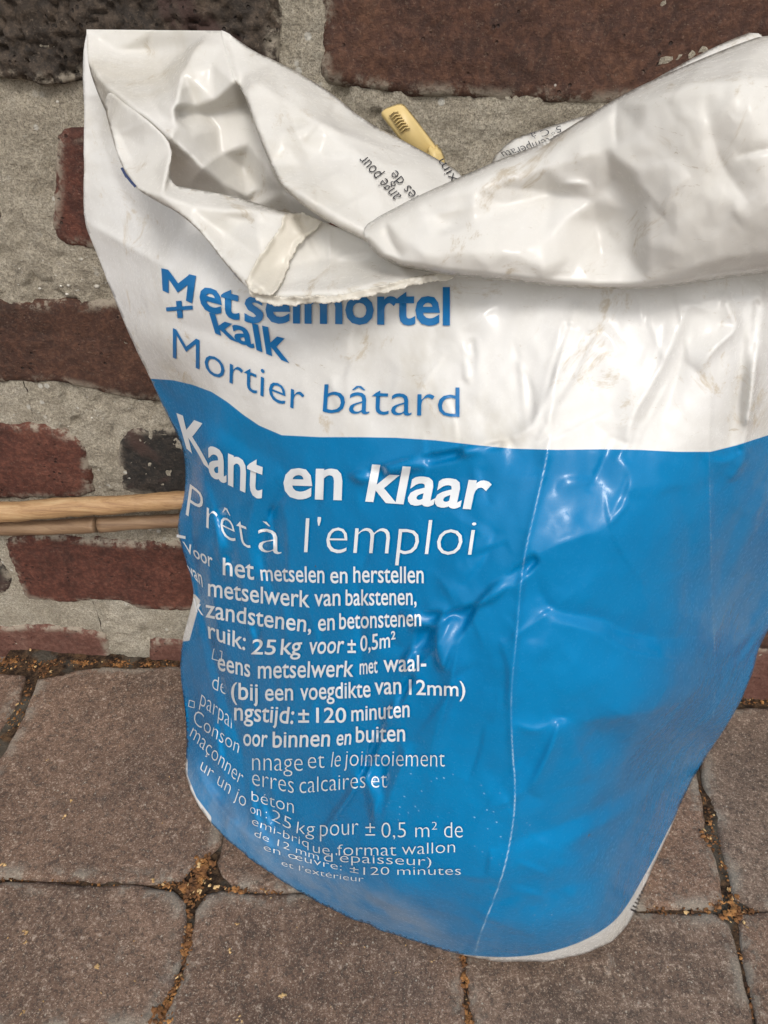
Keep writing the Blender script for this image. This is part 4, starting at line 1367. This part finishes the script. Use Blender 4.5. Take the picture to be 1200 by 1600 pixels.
small = [
    [("-", (276, 846), (290, 849), (0, -24), (0, -24), MD), ("Voor", (291, 862), (332, 888), (-6, -16), (0, -24), MD), ("het", (348, 898), (397, 906), (0, -26), (0, -27), MD), ("metselen", (408, 907), (507, 911), (-2, -22), (0, -25), MD), ("en", (516, 911), (543, 911), (0, -23), (0, -23), MD), ("herstellen", (552, 910), (662, 911), (0, -24), (0, -25), MD)],
    [("van", (298, 897), (317, 918), (-8, -18), (-2, -24), MD), ("metselwerk", (325, 931), (484, 949), (0, -25), (0, -25), MD, 2), ("van", (491, 947), (532, 946), (0, -24), (0, -24), MD), ("bakstenen,", (540, 946), (651, 945), (0, -24), (0, -24), MD)],
    [("k", (306, 955), (318, 962), (-4, -20), (-4, -22), MD), ("zandstenen,", (321, 964), (486, 988), (0, -25), (2, -24), MD, 2), ("en", (497, 986), (523, 984), (0, -24), (0, -24), MD), ("betonstenen", (530, 983), (658, 978), (0, -24), (0, -24), MD)],
    [("ruik:", (326, 997), (383, 1016), (-2, -24), (2, -24), MD), ("25", (392, 1022), (430, 1023), (3, -23), (3, -23), MD), ("kg", (438, 1023), (470, 1022), (2, -24), (3, -24), MD), ("voor", (482, 1022), (536, 1020), (2, -24), (3, -24), MD), ("\u00b1", (543, 1020), (556, 1020), (0, -22), (0, -22), MD), ("0,5m\u00b2", (563, 1018), (618, 1010), (0, -24), (0, -24), MD)],
    [("eens", (340, 1047), (391, 1058), (0, -25), (0, -25), MD), ("metselwerk", (403, 1060), (552, 1057), (0, -25), (2, -24), MD), ("met", (562, 1054), (590, 1051), (0, -22), (0, -22), MD), ("waal-", (599, 1050), (666, 1048), (0, -24), (0, -24), MD)],
    [("(bij", (361, 1092), (403, 1095), (0, -25), (0, -26), MD), ("een", (414, 1095), (458, 1094), (0, -24), (0, -24), MD), ("voegdikte", (469, 1094), (579, 1089), (0, -24), (0, -24), MD), ("van", (585, 1085), (627, 1084), (0, -24), (0, -24), MD), ("12mm)", (639, 1085), (727, 1088), (0, -23), (0, -23), MD)],
    [("ngstijd:", (366, 1125), (458, 1131), (0, -25), (3, -25), MD), ("\u00b1", (466, 1129), (483, 1129), (0, -22), (0, -22), MD), ("120", (494, 1129), (541, 1129), (0, -23), (0, -23), MD), ("minuten", (549, 1127), (640, 1120), (0, -22), (0, -24), MD)],
    [("oor", (380, 1165), (417, 1167), (0, -24), (2, -24), MD), ("binnen", (426, 1168), (515, 1166), (0, -24), (2, -24), MD), ("en", (525, 1165), (548, 1163), (2, -22), (2, -22), MD), ("buiten", (556, 1160), (633, 1158), (0, -24), (0, -24), MD)],
    [("nnage", (394, 1204), (473, 1205), (0, -26), (0, -26), TH), ("et", (481, 1201), (507, 1200), (0, -24), (0, -24), TH), ("le", (517, 1199), (531, 1198), (3, -24), (3, -24), TH), ("jointoiement", (538, 1197), (695, 1198), (2, -24), (0, -24), TH)],
    [("erres", (394, 1227), (459, 1240), (0, -24), (0, -25), TH), ("calcaires", (468, 1240), (571, 1231), (0, -24), (0, -24), TH), ("et", (580, 1231), (605, 1231), (0, -24), (0, -24), TH)],
    [("b\u00e9ton", (393, 1251), (459, 1271), (0, -15), (0, -20), TH)],
    [("on :", (391, 1270), (417, 1279), (0, -13), (0, -14), TH), ("25", (424, 1281), (454, 1297), (2, -17), (2, -18), TH), ("kg", (463, 1302), (491, 1306), (2, -18), (2, -20), TH), ("pour", (500, 1307), (560, 1304), (0, -24), (0, -24), TH), ("\u00b1", (571, 1306), (586, 1306), (0, -22), (0, -22), TH), ("0,5 m\u00b2", (596, 1309), (683, 1308), (0, -24), (0, -24), TH), ("de", (694, 1309), (723, 1309), (0, -24), (0, -24), TH)],
    [("emi-briq", (393, 1288), (482, 1325), (2, -11), (0, -12), TH), ("ue", (489, 1332), (515, 1336), (0, -14), (0, -14), TH), ("format", (527, 1337), (619, 1337), (0, -17), (0, -17), TH), ("wallon", (628, 1336), (711, 1332), (0, -17), (0, -17), TH)],
    [("de 12 mm", (397, 1306), (498, 1344), (2, -10), (0, -11), TH, 2), ("d'\u00e9paisseur)", (506, 1346), (674, 1353), (0, -13), (0, -13), TH)],
    [("en \u0153uvre: \u00b1", (412, 1328), (560, 1365), (0, -9), (0, -10), TH, 3), ("120 minutes", (568, 1367), (720, 1367), (0, -12), (0, -14), TH)],
    [("et l'ext\u00e9rieur", (440, 1352), (568, 1378), (0, -8), (0, -8), TH, 4)],
]
for i, ws in enumerate(small):
    L(ws)
side_panel = [[("de", (331, 1076), (353, 1086), (2, -22), (2, -22), TH)], [("parpaing", (312, 1101), (383, 1155), (4, -22), (0, -24), TH)], [("Consomn", (301, 1129), (390, 1188), (5, -22), (4, -22), TH, 2)],
              [("ma\u00e7onner", (296, 1150), (376, 1227), (8, -18), (6, -20), TH, 2)], [("ur un joi", (312, 1202), (386, 1266), (6, -16), (6, -18), TH)]]
for ws in side_panel:
    letters('printed_line', ws, BODY, M_INK_WHITE, clip=True)
# little outlined squares before two side lines
sq = []
for (x, y, a) in ((334, 1027, 13), (296, 1102, 8)):
    for (dx0, dy0, dx1, dy1) in ((0, -a, a, -a * .7), (a, -a * .7, a * .9, a * .5), (a * .9, a * .5, -a * .2, a * .2), (-a * .2, a * .2, 0, -a)):
        sq.append(((x + dx0, y + dy0), (x + dx1, y + dy1)))


def bars(name, segs, Fld, mat, wd=1.2, lift=.0006, label=None):
    V, F = [], []
    for (a, b) in segs:
        a = np.array(a, float); b = np.array(b, float); d = b - a; n = np.array([-d[1], d[0]]) / np.linalg.norm(d) * wd / 2
        s_ = len(V)
        for q in (a - n, b - n, b + n, a + n):
            V.append(at(q[0], q[1], float(sample(Fld, q[0], q[1])) + lift / S))
        F.append((s_, s_ + 1, s_ + 2, s_ + 3))
    o = make(name, V, F, mat, bag, smooth_=False)
    if label: o['label'] = label
    return o


bars('printed_box', sq[:4], BODY, M_INK_WHITE)
bars('printed_box', sq[4:], BODY, M_INK_WHITE)
bars('barcode', [((986 + 3.2 * k, 1421 - 5.5 * k), (995 + 3.1 * k, 1425 - 5.2 * k)) for k in range(8)], BODY, M_INK_BLACK, wd=2.6, lift=.0008, label='small black barcode on the white underside')
# upside-down print on the flaps
FCs = FC
letters('printed_line', [("ang\u00e9 pour", (628, 306), (571, 241), (-15, 9), (-13, 11), RG)], FC, M_INK_BLACK, lift=.0012, label='small black print upside down on the back flap')
letters('printed_line', [("les de", (655, 306), (619, 265), (-13, 9), (-12, 10), RG)], FC, M_INK_BLACK, lift=.0012)
letters('printed_line', [("axim", (722, 290), (693, 247), (-13, 6), (-11, 6), RG)], FC, M_INK_BLACK, lift=.0012)
letters('printed_line', [("La temp\u00e9ratu", (879, 208), (782, 238), (3, 14), (8, 10), RG)], FE, M_INK_BLACK, lift=.0014)
letters('printed_line', [("5\u00b0C \u00e0", (876, 196), (828, 208), (2, 10), (3, 10), RG)], FE, M_INK_BLACK, lift=.0014)
bars('printed_mark', [((190, 262), (198, 277)), ((196, 273), (208, 288)), ((204, 283), (212, 292))], FA, M_INK_NAVY, wd=4, lift=.0012, label='tiny navy print fragment on the folded lip')

# ------------------------------------------------------------ yellow clip behind the bag
clip = thing('bag_clip', 'pale yellow plastic clip with chevron grip sticking out above the bag', 'clip', tuple(at(640, 205, .12)))


def plate(name, pts, w, thick, mat, parent, bev=.0008):
    bm = bmesh.new()
    P = np.array(pts, float)
    top = [bm.verts.new(at(p[0], p[1], w if len(p) < 3 else p[2])) for p in P]
    f = bm.faces.new(top)
    r = bmesh.ops.extrude_face_region(bm, geom=[f])
    vs = [e for e in r['geom'] if isinstance(e, bmesh.types.BMVert)]
    for v in vs: v.co.y += thick
    bmesh.ops.recalc_face_normals(bm, faces=bm.faces)
    bmesh.ops.bevel(bm, geom=list(bm.edges), offset=bev, segments=2, affect='EDGES', clamp_overlap=True)
    me = bpy.data.meshes.new(name); bm.to_mesh(me); bm.free()
    me.polygons.foreach_set('use_smooth', [True] * len(me.polygons))
    me.materials.append(mat)
    o = bpy.data.objects.new(name, me); link(o); o.parent = parent; o.matrix_parent_inverse = parent.matrix_world.inverted()
    return o


plate('lever', [(594, 179), (599, 173), (622, 165), (629, 166), (643, 183), (680, 231), (694, 262), (664, 266), (634, 230)], .084, .007, M_YEL, clip, bev=.0005)
plate('hinge', [(664, 237), (678, 230), (686, 236), (691, 246), (696, 262), (684, 272), (672, 256)], .09, .012, M_YEL, clip, bev=.0015)
for k in range(7):
    x = 608 + 3.0 * k; y = 178.5 + 4.2 * k
    plate('grip_ridge', [(x - 1, y + 3.2), (x + 6, y - 4.2), (x + 15 , y - 4.6), (x + 15, y - 3.0), (x + 7, y - 2.4), (x + .6, y + 4.4)], .0858, .0012, M_YEL, clip, bev=.0002)


# ------------------------------------------------------------ canes
def tube(name, pts, mat, label, cat, seed_=1, nseg=14, sub=4):
    """pts: (px, py, w, radius px)"""
    C = chaikin(np.array(pts, float), 2)
    ctr = at(C[:, 0], C[:, 1], C[:, 2])
    depth = (ctr - CAM) @ FW
    R = C[:, 3] * depth / FPX
    V, F = [], []
    dn = densify(np.c_[ctr, R], 0.004)
    n = len(dn)
    for i in range(n):
        p = dn[i, :3]; r = dn[i, 3]
        t = dn[min(i + 1, n - 1), :3] - dn[max(i - 1, 0), :3]; t /= np.linalg.norm(t)
        u = np.cross(t, [0, 0, 1]); u /= np.linalg.norm(u); v = np.cross(t, u)
        for k in range(nseg):
            a = 2 * math.pi * k / nseg
            rr = r * (1 + .07 * float(vnoise(i * .35 + seed_, k * .9, 5)) + .04 * float(vnoise(i * 1.2, k * 1.7 + seed_, 6)))
            V.append(p + (u * math.cos(a) + v * math.sin(a)) * rr)
    for i in range(n - 1):
        for k in range(nseg):
            a = i * nseg + k; b = i * nseg + (k + 1) % nseg
            F.append((a, b, b + nseg, a + nseg))
    F.append(tuple(range(nseg))[::-1]); F.append(tuple(range((n - 1) * nseg, n * nseg)))
    o = make(name, V, F, mat)
    tag(o, label, cat)
    return o


tube('cane', [(-260, 806, .03, 15), (0, 801, .03, 17), (60, 796, .031, 16), (110, 792, .031, 15.5), (160, 790, .031, 15), (220, 786, .031, 14.5), (290, 781, .031, 15), (420, 776, .031, 14)], M_CANE,
     'thick light tan dry cane lying across the wall, upper of the two', 'stick', 3)
tube('cane', [(-260, 832, .02, 10), (0, 826, .02, 11), (80, 824, .02, 12), (148, 820, .021, 13), (150, 820, .021, 13)], M_CANE2, 'greyish cane left of the cut, under the thick tan cane', 'stick', 8)
tube('cane', [(157, 820, .022, 13), (170, 819, .022, 12), (220, 816, .022, 11), (300, 812, .022, 11), (420, 806, .022, 10)], M_CANE2, 'brown cane with a knotty end next to the bag, under the thick tan cane', 'stick', 12)

# ------------------------------------------------------------ litter in the joints
nn = NT('brown_litter')
M_LIT1 = nn.done(Base_Color=nn.ramp(nn.noise(120, 4), [(.3, (.05, .022, .009)), (.5, (.18, .075, .022)), (.7, (.42, .20, .06))]), Roughness=.85)
nn = NT('pale_blossom')
M_LIT2 = nn.done(Base_Color=nn.ramp(nn.noise(300, 4), [(.3, (.42, .24, .09)), (.7, (.66, .46, .22))]), Roughness=.8)


def flake(V, F, c, r, rr):
    a0 = rr.uniform(0, 6.28); n = 5; tilt = Vector((rr.uniform(-.6, .6), rr.uniform(-.6, .6), 1)).normalized()
    q = tilt.to_track_quat('Z', 'Y')
    s_ = len(V); el = rr.uniform(.35, 1)
    for k in range(n):
        a = a0 + 2 * math.pi * k / n
        v = q @ Vector((math.cos(a) * r * rr.uniform(.6, 1.15), math.sin(a) * r * el * rr.uniform(.6, 1.15), rr.uniform(-.25, .25) * r))
        V.append(tuple(Vector(c) + v))
    V.append(tuple(Vector(c) + q @ Vector((0, 0, r * .35)))); V.append(tuple(Vector(c) - q @ Vector((0, 0, r * .15))))
    for k in range(n):
        F.append((s_ + k, s_ + (k + 1) % n, s_ + n)); F.append((s_ + (k + 1) % n, s_ + k, s_ + n + 1))


rr = random.Random(5)
joints = [  # polyline, number, half width px, size
    ([(0, 1030), (60, 1034), (150, 1034), (280, 1038)], 700, 7, 1.0, -.002), ([(-10, 1036), (70, 1046)], 260, 9, 1.1, -.002), ([(52, 1060), (30, 1110), (0, 1160)], 150, 10, 1.0, -.002),
    ([(0, 1372), (90, 1376), (150, 1382), (240, 1386)], 130, 4, .9, -.002), ([(240, 1385), (300, 1382), (330, 1385)], 70, 8, 1.1, 0), ([(322, 1335), (312, 1365), (300, 1390), (296, 1440), (292, 1480), (275, 1540), (250, 1590)], 420, 7, 1.25, -.001),
    ([(318, 1345), (308, 1370), (300, 1400)], 330, 14, 1.35, -.0005), ([(330, 1388), (380, 1392), (440, 1396)], 90, 5, 1.0, 0), ([(722, 1495), (727, 1540), (734, 1600)], 170, 6, 1.1, -.001),
    ([(1000, 1421), (1080, 1424), (1140, 1426), (1200, 1424)], 150, 6, 1.0, -.001), ([(1120, 1415), (1150, 1418), (1150, 1435)], 110, 14, 1.3, -.0005), ([(1090, 1205), (1105, 1260), (1118, 1310), (1135, 1370), (1148, 1415)], 170, 5, 1.0, -.002),
    ([(1100, 1305), (1112, 1320)], 50, 7, 1.1, .001), ([(1152, 1440), (1160, 1500), (1180, 1590)], 120, 4, .9, -.003), ([(1150, 1092), (1205, 1096)], 90, 6, 1.0, 0), ([(60, 1604), (200, 1612)], 60, 4, 1, -.001),
    ([(240, 1575), (262, 1600), (230, 1600)], 60, 12, 1.5, .001)]
V, F = [], []; V2_, F2_ = [], []
for (ln, cnt, hw, sz, z) in joints:
    D = densify(np.array(ln, float), 1.0)
    hubs = [rr.randrange(len(D)) for _ in range(max(3, len(D) // 28))]
    for _ in range(int(cnt * .7)):
        p = D[min(len(D) - 1, max(0, int(rr.gauss(rr.choice(hubs), 9))))] if rr.random() < .75 else D[rr.randrange(len(D))]
        x = p[0] + rr.gauss(0, hw * .6); y_ = p[1] + rr.gauss(0, hw * .5)
        g = ground(x, y_, 0); r = rr.uniform(.0004, .0019) * sz * rr.uniform(.6, 1.2)
        c = (g[0], g[1], z + rr.uniform(-.001, .0015))
        if c[1] > -.001: c = (c[0], -.003, c[2])
        if rr.random() < .04: flake(V2_, F2_, c, r * .95, rr)
        else: flake(V, F, c, r, rr)
o = make('leaf_litter', V, F, M_LIT1, smooth_=False); tag(o, 'brown crumbled plant litter caught in the paving joints', kind='stuff')
for _ in range(60):
    x, y_ = rr.uniform(-20, 1220), rr.uniform(1060, 1600)
    g = ground(x, y_, .0012); flake(V2_, F2_, tuple(g), rr.uniform(.0003, .0009), rr)
for (x, y_, s_) in [(150, 1512, 2.2), (40, 1455, 2), (38, 1475, 1.6), (370, 1443, 1.2), (358, 1485, 1.6), (442, 1554, 2), (440, 1558, 1.6), (100, 1277, 1.5), (110, 1250, 1.5), (80, 1048, 1.8), (75, 1187, 1.2), (675, 1500, 1), (35, 1583, 1.8), (5, 1350, 2), (375, 1590, 1.6), (240, 1377, 2), (337, 1387, 2.2), (1072, 1425, 2), (1108, 1310, 1.6), (1165, 1443, 2), (310, 1352, 2), (312, 1394, 2), (50, 1015, 1.6), (618, 1520, .9)]:
    g = ground(x, y_, .0016)
    if g[1] > -.003: g[1] = -.004; g[2] = .003
    for _ in range(3):
        flake(V2_, F2_, (g[0] + rr.gauss(0, .0007), g[1] + rr.gauss(0, .0007), g[2]), s_ * .0007, rr)
o = make('fallen_blossom', V2_, F2_, M_LIT2, smooth_=False); tag(o, 'pale yellow crumbs of fallen blossom scattered over the stones', kind='stuff')
